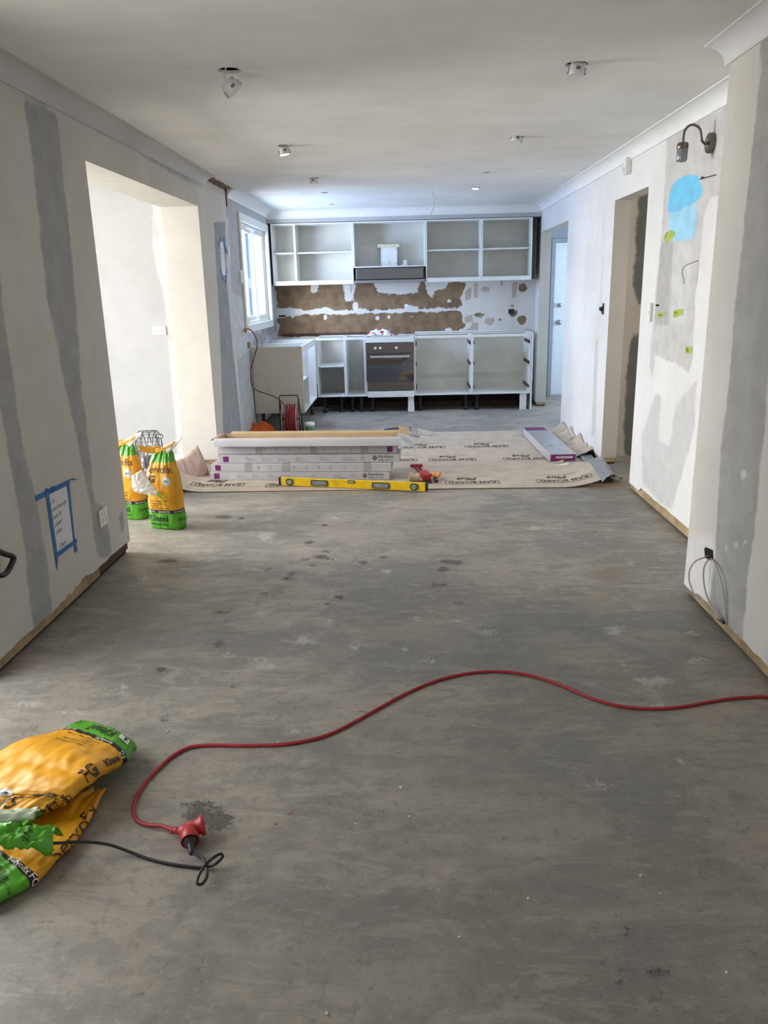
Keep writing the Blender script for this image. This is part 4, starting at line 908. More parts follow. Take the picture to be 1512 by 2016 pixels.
q.add([(c_[0]-d, c_[1], BH+.0012), (c_[0], c_[1]-d, BH+.0012), (c_[0]+d, c_[1], BH+.0012), (c_[0], c_[1]+d, BH+.0012), (c_[0]-d*.6, c_[1], BH+.0012), (c_[0], c_[1]-d*.6, BH+.0012), (c_[0]+d*.6, c_[1], BH+.0012), (c_[0], c_[1]+d*.6, BH+.0012)], [(0, 1, 5, 4), (1, 2, 6, 5), (2, 3, 7, 6), (3, 0, 4, 7)])
q.build('logo_diamond', M('pink_print', (0.55, 0.10, 0.18), 0.5), t, local=True)
MB().box(-.0008, -.0002, LL-.06, LL-.02, .008, BH-.008).build('side_label', ink_grey, t, local=True)
q = MB()
for k in range(9): q.add([(-.0006, .12+.13*k, .028), (-.0006, .17+.13*k, .028), (-.0006, .17+.13*k, .030), (-.0006, .12+.13*k, .030)], [(0, 1, 2, 3)])
q.build('small_print', ink_grey, t, local=True)

# ---------------- yellow spirit level
zl = .0105
la, lb = FL(549, 955.5, zl), FL(842, 967.5, zl); ang = math.atan2(lb.y-la.y, lb.x-la.x); LLn = (lb-la).length
yel = M('level_yellow', (0.80, 0.52, 0.004), 0.4, var=0.08, scale=20)
t = thing('spirit_level', 'long yellow spirit level lying along the edge of the board', 'spirit level', tuple(la), ang)
Hh = .064; Dp = .026
MB().box(.02, LLn-.02, 0, Dp, 0, Hh).build('body', yel, t, local=True, bevel=.002)
MB().box(.022, LLn-.022, -.0012, -.0002, .004, .0065).box(.022, LLn-.022, -.0012, -.0002, Hh-.0065, Hh-.004).build('edge_rib', yel, t, local=True)
for x in (0, LLn-.02):
    MB().box(x, x+.02, -.001, Dp+.001, -.0005, Hh+.001).build('end_cap', black, t, local=True, bevel=.003)
def rbox(q, x0, x1, z0, z1, y0, y1, r, mi=0):
    poly = []
    for cx_, cz_, a0 in ((x1-r, z1-r, 0), (x0+r, z1-r, 90), (x0+r, z0+r, 180), (x1-r, z0+r, 270)):
        for k in range(6): a = math.radians(a0+18*k); poly.append((cx_+r*math.cos(a), cz_+r*math.sin(a)))
    q.prism(poly, -y1, -y0, Matrix.Rotation(PI/2, 4, 'X'), mi)
vial_rim = M('vial_rim', (0.06, 0.062, 0.05), 0.5); vial_glass = M('vial_green', (0.30, 0.38, 0.12), 0.15, var=0.2); vgrey = M('vial_grey', (0.26, 0.26, 0.25), 0.3, var=0.25)
for x in (.095, LLn-.105):
    v_ = MB(); rbox(v_, x-.034, x+.034, .004, .060, -.004, .002, .028); v_ = v_.build('vial_housing', vial_rim, t, local=True)
    q = MB(); rbox(q, x-.022, x+.022, .014, .050, -.006, -.0042, .018); q.build('vial', vgrey, v_, local=True)
    q = MB(); rbox(q, x-.009, x+.009, .016, .046, -.0085, -.0062, .008); q.build('bubble_tube', vial_glass, v_, local=True)
for x in (.345, LLn-.37):
    v_ = MB(); rbox(v_, x-.072, x+.072, .008, .056, -.004, .002, .012); v_ = v_.build('grip_hole', vial_rim, t, local=True)
    q = MB(); rbox(q, x-.060, x+.060, .016, .048, -.006, -.0042, .010); q.build('grip_inset', vgrey, v_, local=True)
q = MB(); rbox(q, LLn*.5-.03, LLn*.5+.03, .040, .0645, -.003, .002, .008); v_ = q.build('vial_housing', vial_rim, t, local=True)
q = MB(); rbox(q, LLn*.5-.022, LLn*.5+.022, .044, .060, -.005, -.0032, .006); q.build('vial', vial_glass, v_, local=True)
q = MB()
for k in range(11): q.box(LLn*.36+k*.012, LLn*.36+k*.012+.002, -.0008, -.0003, .046, .058 if k % 2 else .052)
put_text(q, 'AGEO', .022, lambda x, y: Vector((LLn*.40+x, -.0009, .022+y)), weight=.004); q.build('scale_print', M('level_print', (0.42, 0.25, 0.01), 0.5), t, local=True)

# ---------------- red pull tool, roll, clamp, pliers
red = M('red_enamel', (0.36, 0.022, 0.018), 0.45, var=0.15, scale=30)
zf = .0108
t = thing('pull_bar', 'red steel flooring clamp with crossbar lying beside the cartons', 'clamp', tuple(FL(832, 950, zf)))
a1 = FL(819, 919, zf); b1 = FL(842, 950, zf)
w0, w1 = FL(808, 919, zf), FL(832, 917, zf)
MB().box(w0.x, w1.x, w0.y-.016, w0.y+.016, zf, zf+.022).build('crossbar', red, t, bevel=.003)
dirv = (b1-a1); L_ = dirv.length; angd = math.atan2(dirv.y, dirv.x)
mx = Matrix.Translation(a1) @ Matrix.Rotation(angd, 4, 'Z')
MB().box(.012, L_-.05, -.020, .020, 0, .008, mtx=mx).box(.012, L_-.05, -.020, -.014, .008, .026, mtx=mx).box(.012, L_-.05, .014, .020, .008, .026, mtx=mx).build('arm', red, t, bevel=.002)
MB().box(L_-.20, L_-.02, -.032, .032, .009, .060, mtx=mx).build('jaw', red, t, bevel=.006)
MB().box(L_-.02, L_+.03, -.030, .030, 0, .012, mtx=mx).build('foot', steel_d, t, bevel=.002)
cc_ = FL(856, 946, zf)
t = thing('orange_clamp', 'small orange and black spring clamp beside the red flooring clamp', 'clamp', tuple(cc_))
org = M('orange_plastic', (0.75, 0.22, 0.01), 0.45)
MB().tube(spline([cc_+Vector((-.03, .10, .02)), cc_+Vector((-.015, .02, .055)), cc_+Vector((.0, -.02, .03))], 6), .014, 8).build('handle', org, t, smooth=True)
MB().tube(spline([cc_+Vector((.035, .10, .02)), cc_+Vector((.045, .02, .055)), cc_+Vector((.015, -.02, .03))], 6), .014, 8).build('handle', org, t, smooth=True)
MB().tube(spline([cc_+Vector((.0, -.02, .03)), cc_+Vector((.0, -.06, .016)), cc_+Vector((.012, -.09, .016))], 6), .013, 8).build('jaw', black, t, smooth=True)
c_ = FL(816, 948, zf); r_ = .036
t = thing('tape_roll', 'tan tape roll lying on its side next to the red clamp', 'tape roll', tuple(c_))
mx = Matrix.Translation((c_.x-.045, c_.y, zf+r_)) @ Matrix.Rotation(PI/2, 4, 'Y')
MB().lathe([(.024, 0), (r_*.97, 0), (r_, .006), (r_*.96, .015), (r_*.96, .075), (r_, .084), (r_*.97, .09), (.024, .09), (.024, 0)], 22, mx, caps=False).build('tape', M('tan_tape', (0.42, 0.32, 0.20), 0.6, var=0.35, scale=50), t, smooth=True)
MB().lathe([(.021, .001), (.0235, .001), (.0235, .089), (.021, .089), (.021, .001)], 18, mx, caps=False).build('core', kraft_in, t, smooth=True)
c_ = FL(783, 848, 0.0)
t = thing('pliers', 'grey pliers with blue grips behind the open carton', 'pliers', tuple(c_))
blu = M('blue_grip', (0.03, 0.08, 0.28), 0.5); gpl = M('dark_grey_metal', (0.11, 0.11, 0.12), 0.4, 0.8)
for s in (0, 1):
    MB().tube(spline([c_+Vector((-.14, -.05+.06*s, .012)), c_+Vector((-.03, -.10+.17*s, .016)), c_+Vector((.07, -.02+.06*s, .014)), c_+Vector((.10, .0+.02*s, .014))], 6), .010, 8).build('arm', gpl, t, smooth=True)
    MB().tube([c_+Vector((.09, .0+.03*s, .015)), c_+Vector((.135, .02+.05*s, .016))], .015, 8).build('grip', blu, t, smooth=True)
MB().tube([c_+Vector((-.145, -.03, .014)), c_+Vector((-.10, .0, .02))], .014, 8).build('grip', blu, t, smooth=True)
wp = FL(808, 856, 0.004); tag(MB().tube(spline([wp+Vector((0, -.05, .004)), wp+Vector((.02, .06, .03)), wp+Vector((.05, -.04, .01)), wp+Vector((.02, -.12, .02)), wp+Vector((.09, -.16, .004))], 8), .007, 6).build('rag_strip', M('grey_rag', (0.36, 0.35, 0.34), 0.9), smooth=True), 'twisted grey rag strip beside the pliers', 'rag')
wp = FL(828, 853, .004); tag(MB().sheet(lambda u, v: (wp.x-.03+.22*u, wp.y-.12+.16*v-.06*u, .004+.05*(1-u)*v*v+.01*nz(u*6, v*5)), 12, 8, .001).build('cardboard_scrap', kraft), 'torn kraft scrap sticking up at the kitchen edge of the boards', 'cardboard')
# ================================================================== MORTAR BAGS
b_or = M('bag_orange', (0.72, 0.335, 0.008), 0.42, var=0.06, scale=10, bump=0.25, bscale=22)
b_gr = M('bag_green', (0.085, 0.36, 0.012), 0.42, var=0.08, scale=10, bump=0.25, bscale=22)
b_bk = M('bag_black_band', (0.012, 0.011, 0.010), 0.45)
b_wh = M('bag_paper_inside', (0.78, 0.70, 0.62), 0.7, var=0.08, scale=30, bump=0.3)
t_dk = M('bag_dark_print', (0.05, 0.022, 0.006), 0.5); t_gk = M('bag_green_print', (0.006, 0.035, 0.004), 0.5); t_wh = M('bag_white_print', (0.75, 0.74, 0.70), 0.5)
seal_m = M('bag_seal_grey', (0.55, 0.53, 0.47), 0.5)
def lerp(tab, t):
    for (t0, v0), (t1, v1) in zip(tab, tab[1:]):
        if t <= t1:
            f = (t-t0)/(t1-t0); f = max(0, min(1, f)); f = f*f*(3-2*f); return v0+(v1-v0)*f
    return tab[-1][1]
class Bag:
    def __init__(s, centre, right, up, a, b, n=3.2, wr=.004, pleat=.0, seed=0, L=.53):
        s.c, s.r, s.u, s.a, s.b, s.n, s.wr, s.pl, s.seed, s.L = centre, right, up, a, b, n, wr, pleat, seed, L; s.tab = {}
    def unit(s, th):
        c, q = math.cos(th), math.sin(th); e = 2/s.n
        return math.copysign(abs(c)**e, c), math.copysign(abs(q)**e, q)
    def table(s, t):
        k = round(t, 3)
        if k not in s.tab:
            A, B_ = lerp(s.a, t), lerp(s.b, t); N = 160
            P = [(A*s.unit(PI/2-2*PI*i/N)[0], B_*s.unit(PI/2-2*PI*i/N)[1]) for i in range(N+1)]
            d = [0]
            for p, q in zip(P, P[1:]): d.append(d[-1]+math.hypot(q[0]-p[0], q[1]-p[1]))
            s.tab[k] = (P, d)
        return s.tab[k]
    def P(s, x, t, off=0.0, frac=False):
        """x metres to the right of the front centre line, t metres up the bag"""
        t = max(0.0, min(s.L, t)); P, d = s.table(t); per = d[-1]
        if not frac: x = x/s.per0
        f = (x % 1.0)*per; i = int(np.searchsorted(d, f, side='right'))-1; i = min(max(i, 0), len(P)-2)
        k = (f-d[i])/max(1e-9, d[i+1]-d[i]); px_, py_ = P[i][0]+(P[i+1][0]-P[i][0])*k, P[i][1]+(P[i+1][1]-P[i][1])*k
        A, B_ = lerp(s.a, t), lerp(s.b, t)
        g = Vector((px_/max(A, .01)**1.5, py_/max(B_, .01)**1.5)); g = g.normalized() if g.length > 0 else Vector((0, 1))
        an = (x % 1.0)*2*PI
        w_ = s.wr*(nz(math.cos(an)*2.2+s.seed, math.sin(an)*2.2, t*11)+.6*nz(math.cos(an)*6+s.seed, math.sin(an)*6, t*26)-.9*abs(nz(math.cos(an)*4+s.seed, math.sin(an)*4+9, t*14)))
        if s.pl: w_ += s.pl*max(0, (t-.55*s.L)/(.45*s.L))**1.3*(math.sin(an*9+s.seed)+.6*math.sin(an*17+2))
        px_ += g.x*(w_+off); py_ += g.y*(w_+off)
        return s.c(t)+s.r(t)*px_+s.u(t)*py_
    def go(s, root, bands, ns=96, dt=.011):
        s.per0 = s.table(.15)[1][-1]
        ts = sorted(set([round(v, 4) for v in np.arange(0, s.L+1e-6, dt)]+[b[0] for b in bands]+[s.L]))
        vs = [s.P(i/ns, t, 0, True) for t in ts for i in range(ns)]; q = MB(); fs = []; mi = []
        for j in range(len(ts)-1):
            m_ = [b[1] for b in bands if b[0] <= ts[j]+1e-6][-1]
            for i in range(ns): fs.append((j*ns+i, (j+1)*ns+i, (j+1)*ns+(i+1) % ns, j*ns+(i+1) % ns)); mi.append(m_)
        fs.append(tuple(range(ns))); mi.append(bands[0][1]); fs.append(tuple(reversed(range((len(ts)-1)*ns, len(ts)*ns)))); mi.append(bands[-1][1])
        q.add(vs, fs); q.mi = mi
        return q.build('bag_skin', [b_gr, b_bk, b_or, b_wh], root, smooth=True)
    def text(s, root, name, items, mat, off=.0026):
        for body, size, x, t, kw in items:
            q = MB(); rot = kw.pop('rot', 0) if 'rot' in kw else 0
            cr, sr = math.cos(rot), math.sin(rot)
            put_text(q, body, size, lambda X, Y, x=x, t=t: s.P(x+X*cr-Y*sr, t+X*sr+Y*cr, off), **kw)
            q.build(name, mat, root)
    def disc(s, root, name, x, t, r0, r1, mat, off=.002):
        q = MB(); N = 28
        vs = []; rs = [r0+(r1-r0)*k/2 for k in range(3)]
        for r in rs: vs += [s.P(x+r*math.cos(2*PI*i/N), t+r*math.sin(2*PI*i/N), off) for i in range(N)]
        q.add(vs, [(j*N+i, (j+1)*N+i, (j+1)*N+(i+1) % N, j*N+(i+1) % N) for j in range(2) for i in range(N)])
        return q.build(name, mat, root)
def bag_prints(bg_, root, smalltext=True, du=0.0, dx=0.0, band=(-.20, -.09, .02, .13, .24)):
    W2 = dict
    bg_.text(root, 'lettering', [('Servofix', .072, (.03 if dx else 0), .385+du, W2(sx=.95))], t_dk)
    bg_.text(root, 'lettering', [('FG', .062, -.066+dx, .325+du, W2(weight=.035))], t_dk)
    bg_.disc(root, 'round_seal', .062+dx, .335+du, .0, .031, seal_m); bg_.disc(root, 'round_seal_centre', .062+dx, .335+du, .0, .019, t_wh, .0032)
    bg_.text(root, 'lettering', [('EC1', .020, .062+dx, .328+du, W2(weight=.03))], b_bk, .0042)
    if smalltext:
        bg_.text(root, 'small_print', [('D  Universal-Spachtelmasse', .0135, -.095, .196, W2(align='LEFT', weight=.004)), ('GB Universal self-levelling', .0135, -.095, .178, W2(align='LEFT', weight=.004)), ('compound', .0135, -.078, .163, W2(align='LEFT', weight=.004)), ('F  Enduit de lissage universel', .0135, -.095, .147, W2(align='LEFT', weight=.004))], t_dk)
    bg_.text(root, 'band_lettering', [('Servofix FG', .017, x, .1215, W2(weight=.012)) for x in band], t_wh, .003)
    bg_.text(root, 'lettering', [('Kiesel', .060, -.03, .060, W2(weight=.020)), ('klebt am Bau', .026, -.03, .030, W2(weight=.012, shear=.15))], t_gk)
    bg_.text(root, 'lettering', [('20 kg', .030, .135, .065, W2(weight=.004))], t_gk)
BANDS = [(0.0, 0), (0.115, 1), (0.138, 2), (0.452, 0)]
def standing_bag(base, rz, label, seed, torn=True, scale=1.0):
    root = thing('mortar_bag', label, 'bag', tuple(base), rz, group=None)
    mt = Matrix.Translation(base) @ Matrix.Rotation(rz, 4, 'Z'); R3 = mt.to_3x3()
    ox = [(0, 0), (.35, -.004), (.45, .0), (.53, .012)]
    g = Bag(lambda t: mt @ Vector((lerp(ox, t), 0.0, t)), lambda t: R3 @ Vector((1, 0, 0)), lambda t: R3 @ Vector((0, -1, 0)),
            [(0, .112), (.012, .122), (.06, .126), (.15, .116), (.30, .114), (.38, .108), (.44, .088), (.49, .072), (.53, .066)],
            [(0, .054), (.012, .062), (.08, .068), (.2, .072), (.32, .070), (.42, .050), (.49, .026), (.53, .010)], 3.4, .0035, .0055, seed)
    g.go(root, BANDS); bag_prints(g, root)
    L2 = lambda p: mt @ Vector(p)
    def strip(pts, wid, name, mat, n=14, nv=4, cr=.008):
        C = spline(pts, 5)
        def fn(u, v):
            k = u*(len(C)-1); i = min(int(k), len(C)-2); p = C[i]+(C[i+1]-C[i])*(k-i)
            ww = wid(u) if callable(wid) else wid
            return L2(p+Vector((0, 0, 1))*ww*(v-.5)+Vector((.3, 1, .2))*cr*nz(u*7+seed, v*4))
        return MB().sheet(fn, n, nv, .001).build(name, mat, root, smooth=True)
    strip([(.02, -.01, .520), (.085, -.02, .556), (.135, -.02, .590), (.178, -.03, .618)], lambda u: .060*(1-u)+.012, 'torn_flap', b_wh)
    strip([(-.02, -.032, .525), (.06, -.03, .552), (.125, -.032, .592)], lambda u: .030*(1-u*.6), 'torn_flap', b_or)
    strip([(.0, -.012, .535), (-.05, -.02, .530), (-.10, -.035, .535), (-.132, -.05, .552)], lambda u: .05*(1-u*.3), 'torn_flap', b_or)
    if torn:
        def rip(u, v):
            a = Vector((-.112, -.070, .405))*(1-u)+Vector((.016, -.094, .248))*u
            b = Vector((-.172, -.105, .370))*(1-u)+Vector((-.072, -.115, .255))*u
            p = a*(1-v)+b*v; p += Vector((-.030, -.02, -.030))*math.sin(PI*u)*v+Vector((0, -.012, 0))*math.sin(PI*v)+Vector((.3, -1, .3))*.010*nz(u*8, v*6, seed)
            return L2(p)
        MB().sheet(rip, 26, 14, .001).build('torn_flap', b_wh, root, smooth=True)
        strip([(-.01, -.098, .265), (.022, -.104, .240), (.050, -.110, .210)], lambda u: .012+.022*math.sin(u*PI), 'torn_flap', b_gr)
        strip([(.012, -.106, .232), (.040, -.110, .212), (.056, -.112, .198)], lambda u: .016, 'torn_flap', b_or)
    return root
bp = FL(327, 1045); standing_bag((bp.x-.005, bp.y+.085, 0), -.26, 'standing orange and green mortar bag with a torn white paper flap', 3.1)
standing_bag((FL(262, 1022).x-.02, FL(262, 1022).y+.05, 0), -.34, 'orange and green mortar bag standing behind the torn one, half hidden by the wall', 8.7, torn=False)

# ---- crumpled bags lying on the floor
def lying_bag(label, R_edge, width, lean, a, b, seed, bands, pr, L=.53, wr=.006, lift=None):
    """R_edge: floor points of the bag's right edge from base to top; the bag extends to the left of it"""
    C = spline([Vector((x, y, 0)) for x, y in R_edge], 12)
    def at(t):
        k = t/L*(len(C)-1); i = min(int(k), len(C)-2); p = C[i]+(C[i+1]-C[i])*(k-i); d = (C[min(i+2, len(C)-1)]-C[max(i-1, 0)]).normalized(); return p, d
    root = thing('mortar_bag', label, 'bag', (C[0].x, C[0].y, 0))
    def right(t): p, d = at(t); return Vector((d.y, -d.x, lean)).normalized()
    def up(t): r = right(t); p, d = at(t); return r.cross(d).normalized()
    def cen(t):
        p, d = at(t); r = Vector((d.y, -d.x, 0)); return p-r*lerp(a, t)+Vector((0, 0, lerp(b, t)*1.02+(lerp(lift, t) if lift else 0)+lerp(a, t)*abs(lean)*.8))
    g = Bag(cen, right, up, a, b, 2.6, wr, .006, seed, L)
    g.go(root, bands, 120, .009); pr(g, root)
    return root, g
W2 = dict
def prB(g, root):
    g.text(root, 'band_lettering', [('Servofix FG', .026, x, .119, W2(weight=.010)) for x in (-.06, .11, .28)], t_wh, .0035)
    g.text(root, 'lettering', [('20 kg', .036, .075, .066, W2(weight=.006)), ('incl. bag', .014, .135, .066, W2())], t_gk, .003)
    g.text(root, 'lettering', [('Servofix', .064, .165, .20, W2(rot=PI/2, weight=.0, align='LEFT'))], t_dk, .003)
    q = MB()
    for x0, x1, y0, y1 in ((.03, .10, .097, .0985), (.03, .0315, .075, .0985), (.10, .1015, .075, .0985), (.045, .085, .085, .0865), (.045, .0465, .078, .0865)):
        q.add([g.P(x, y, .003) for x, y in ((x0, y0), (x1, y0), (x1, y1), (x0, y1))], [(0, 1, 2, 3)])
    q.build('printed_frame', t_gk, root)
lying_bag('flattened mortar bag lying underneath, green end and black band across its corner', [(-1.075, 1.575), (-.995, 1.675), (-.952, 1.80), (-.945, 1.95), (-.96, 2.08)], .3, .0,
          [(0, .13), (.03, .15), (.3, .15), (.45, .12), (.53, .08)], [(0, .012), (.04, .027), (.2, .029), (.4, .026), (.53, .012)], 21.0, [(0.0, 0), (0.115, 1), (0.138, 2), (0.518, 0)], prB)
def prA(g, root):
    bag_prints(g, root, True, .15, -.062, (-.09, .09))
    g.text(root, 'lettering', [('Servofix', .060, -.212, .62, W2(rot=-PI/2, align='LEFT')), ('FG', .060, -.200, .335, W2(rot=-PI/2, align='LEFT', weight=.03)), ('Kiesel', .032, -.195, .225, W2(rot=-PI/2, align='LEFT', weight=.03))], t_dk, .003)
    g.text(root, 'band_lettering', [('FG', .022, -.185, .119, W2(weight=.012))], t_wh, .003)
    q = MB(); x0, y0 = -.170, .052
    q.add([g.P(x0+x, y0+y, .003) for x, y in ((0, 0), (.05, 0), (.05, .026), (0, .026))], [(0, 1, 2, 3)]); q.build('white_label', t_wh, root)
    g.disc(root, 'label_mark', x0+.016, y0+.013, 0, .009, b_bk, .0042)
# right edge of the bag (seen from its base at the far end towards its open end near the camera): world left edge
lying_bag('crumpled orange mortar bag lying on top of another, its green base towards the wall', [(-1.165, 2.43), (-1.25, 2.29), (-1.34, 2.10), (-1.385, 1.92), (-1.37, 1.76)], .3, -.07,
          [(0, .130), (.03, .155), (.12, .180), (.3, .205), (.5, .20), (.66, .15)], [(0, .020), (.05, .044), (.18, .050), (.35, .038), (.5, .026), (.66, .014)], 5.0, [(0.0, 0), (0.115, 1), (0.133, 2), (0.60, 0)], prA, L=.66, wr=.006, lift=[(0, .0), (.14, .006), (.30, .056), (.66, .060)])
# torn green mouth of the upper bag
def mouth(u, v):
    c = FL(62, 1622, .15); d = Vector((.15*(u-.55)+.03*nz(v*4, 7), -.02+.075*(v-.5)+.02*(u-.5), 0))
    return c+d+Vector((0, 0, .020*nz(u*5, v*4, 3)+.016*abs(nz(u*8, v*6))-.05*(2*(v-.5))**2*(.4+u*.6)-.03*max(0, u-.7)))
tt = thing('torn_bag_top', 'crumpled torn-off green bag top lying on the orange bags', 'bag top', tuple(mouth(.5, .5)))
MB().sheet(mouth, 40, 24, .001).build('paper', b_gr, tt, smooth=True)
q = MB(); put_text(q, '20 kg', .026, lambda x, y: mouth(.62-y/.15, .45+x/.075)+Vector((0, -.001, .0035)), weight=.008); q.build('lettering', t_gk, tt)
def mouth2(u, v):
    c = FL(14, 1612, .165); return c+Vector((.15*(u-.5), .045*(v-.5)+.02*u, .012*nz(u*5, v*5, 1)+.015*math.sin(v*PI)))
tag(MB().sheet(mouth2, 20, 10, .001).build('torn_paper', M('torn_paper_greenish', (0.42, 0.50, 0.36), 0.6), smooth=True), 'pale greenish torn paper strip on the lying mortar bags', 'paper')

# ================================================================== CORDS
red_cord = M('red_cord', (0.34, 0.018, 0.025), 0.5, var=0.12, scale=60)
pts = [(1512, 1372), (1440, 1375), (1390, 1383), (1330, 1393), (1270, 1395), (1215, 1389), (1160, 1373), (1100, 1347), (1040, 1329), (980, 1322), (920, 1326), (860, 1340), (800, 1365), (750, 1392), (700, 1420), (650, 1445), (600, 1459), (550, 1466), (480, 1468), (430, 1467), (380, 1470), (345, 1485), (310, 1515), (280, 1550), (264, 1583), (264, 1604), (275, 1619), (298, 1627), (322, 1632)]
CR = .0062
P3 = [Vector((1.30, 1.55, CR)), Vector((1.35, 2.1, CR)), Vector((1.370, 2.45, CR)), Vector((1.362, 2.60, CR))]+[FL(x, y, CR) for x, y in [(1505, 1372), (1475, 1373)]+pts[1:]]
P3[-1].z = .016; P3[-2].z = .010
lead = thing('extension_lead', 'red extension lead snaking across the concrete floor to its socket', 'extension lead', tuple(FL(375, 1650)))
end = FL(340, 1635, .026)
MB().tube(spline(P3+[end], 8), CR, 10).build('cord', red_cord, lead, smooth=True)
redp = M('red_socket_plastic', (0.42, 0.03, 0.035), 0.38, var=0.08, scale=40)
def frustum(q, o, d, prof, n=24): q.lathe(prof, n, Matrix.Translation(o) @ Vector(d).to_track_quat('Z', 'Y').to_matrix().to_4x4())
ctr = FL(373, 1636, .030); dcord = (ctr-end).normalized()
q = MB(); frustum(q, end-dcord*.004, dcord, [(.0085, 0), (.0095, .002), (.0085, .004), (.0085, .006), (.010, .008), (.009, .010), (.009, .012), (.0105, .014), (.010, .016), (.011, .022)]); q.build('strain_relief', redp, lead, smooth=True)
d1 = Vector((.30, -.92, -.10)).normalized(); d2 = Vector((.93, .33, .06)).normalized()
q = MB()
frustum(q, end+dcord*.016, dcord, [(.010, 0), (.014, .008), (.021, .024), (.024, .040), (.020, .056), (.010, .064)])
frustum(q, ctr-d1*.008, d1, [(.018, -.006), (.0245, .006), (.0265, .030), (.0270, .048), (.0255, .050), (.0235, .049), (.0225, .036), (.004, .036)])
frustum(q, ctr-d2*.01+Vector((0, .006, .004)), d2, [(.018, 0), (.0205, .02), (.0220, .036), (.0285, .040), (.0290, .050), (.0265, .052), (.004, .052)])
q.build('socket_body', redp, lead, smooth=True)
po = ctr+d1*.030
bl = thing('appliance_lead', 'black appliance cord with looped end plugged into the red socket', 'cord', tuple(FL(395, 1690)))
bcord = M('black_cord', (0.017, 0.015, 0.018), 0.42, var=0.2, scale=60)
q = MB(); frustum(q, po, d1, [(.021, 0), (.0215, .010), (.019, .016), (.012, .024), (.0085, .030), (.0085, .034), (.0075, .036), (.0082, .040), (.0072, .044), (.0078, .048), (.0068, .052), (.006, .058)]); q.build('plug', bcord, bl, smooth=True)
e0 = po+d1*.056
bpts = [((400, 1690), .020), ((404, 1703), .018), ((408, 1718), .016), ((405, 1732), .016), ((396, 1741), .018), ((388, 1738), .022), ((391, 1725), .027), ((400, 1709), .032), ((412, 1695), .034), ((425, 1685), .033), ((435, 1681), .030), ((438, 1687), .026), ((428, 1698), .020), ((415, 1705), .012), ((398, 1708), .006), ((370, 1706), .005), ((330, 1700), .005), ((290, 1690), .006), ((250, 1675), .014), ((210, 1662), .030), ((160, 1657), .062), ((110, 1660), .078), ((60, 1660), .086), ((0, 1655), .10), ((-80, 1650), .10)]
MB().tube(spline([e0-d1*.004]+[FL(*p, z) for p, z in bpts], 8), .0042, 8).build('cord', bcord, bl, smooth=True)

# ---- cable reel beside the return cabinet
YR = 8.34
def W(x, y, Y=YR): return WY(x, y, Y)
reel = thing('cable_reel', 'red cable wound on a wire reel in a black frame stand', 'cable reel', (W(570, 850).x, YR, 0))
xa, xb = W(548.5, 790).x, W(588, 790).x; zt = W(565, 778.5).z
MB().tube([(xa+.02, YR-.12, .006), (xa+.012, YR-.02, zt-.01), (xa+.018, YR, zt), (xb-.012, YR, zt), (xb-.004, YR-.02, zt-.01), (xb+.02, YR-.12, .006)], .006, 8).build('frame', black, reel)
MB().tube([(xa+.02, YR+.13, .006), (xa+.012, YR, zt-.03)], .006, 8).build('frame', black, reel); MB().tube([(xb+.02, YR+.13, .006), (xb-.004, YR, zt-.03)], .006, 8).build('frame', black, reel)
zc_ = .185; rf = .172
wire_m = M('pale_wire', (0.50, 0.46, 0.42), 0.4, 0.5)
for x in (W(558.5, 810).x, W(586, 810).x):
    MB().tube([(x, YR+rf*math.cos(k*PI/16), zc_+rf*math.sin(k*PI/16)) for k in range(32)], .004, 6, closed=True).build('flange', wire_m, reel)
    q = MB()
    for k in range(3): a = k*PI/3+.3; q.tube([(x, YR+rf*math.cos(a), zc_+rf*math.sin(a)), (x, YR-rf*math.cos(a), zc_-rf*math.sin(a))], .003, 6)
    q.build('spoke', wire_m, reel)
x0, x1 = W(564, 820).x, W(584.5, 820).x; prof = [(.03, 0)]
for k in range(9):
    z = (x1-x0)*k/9; dz = (x1-x0)/9; prof += [(.143-.008*abs(k-4)/4, z+.05*dz), (.151-.010*abs(k-4)/4, z+.5*dz), (.143-.008*abs(k-4)/4, z+.95*dz)]
prof += [(.03, x1-x0)]
MB().lathe(prof, 32, Matrix.Translation((x0, YR, zc_)) @ Matrix.Rotation(PI/2, 4, 'Y')).build('wound_cable', M('dusty_red_cable', (0.25, 0.035, 0.05), 0.55, var=0.2, scale=40), reel, smooth=True)
for k in range(5):
    off = .012*k; MB().tube([(x0+.006+.028*k+.006*math.sin(3*a_*PI/20+k), YR+(.156+.002*(k % 2))*math.cos(a_*PI/20), zc_+(.156+.002*(k % 2))*math.sin(a_*PI/20)) for a_ in range(40)], .006, 6, closed=True).build('cable_turn', red_cord, reel, smooth=True)
MB().tube([(W(553, 820).x, YR, zc_), (W(590, 820).x, YR, zc_)], .012, 8).build('axle', black, reel)
g0 = Vector((XL+.02, GPO.y, GPO.z))
lp = [g0, Vector((XL+.07, GPO.y-.02, GPO.z+.01)), WY(500, 657, 8.23), WY(505.5, 670, 8.25), WY(506, 684, 8.28), WY(502, 698, 8.32), WY(497, 715, 8.36), WY(494, 730, 8.36), WY(494, 748, 8.34), WY(498, 763, 8.30), WY(508, 770, 8.26), WY(524, 775, 8.22), WY(540, 781, 8.18), WY(553, 789, 8.16), WY(562, 803, 8.165), WY(566, 818, 8.18), Vector((W(567, 830).x, YR-.162, zc_))]
pc = reel
MB().tube(spline(lp, 8), .0055, 8).build('cord', M('dark_red_cord', (0.16, 0.018, 0.022), 0.5), pc, smooth=True)
MB().box(XL+.0105, XL+.045, GPO.y-.022, GPO.y+.022, GPO.z-.02, GPO.z+.02).build('plug', M('amber_plug', (0.45, 0.26, 0.09), 0.4), pc, bevel=.006)
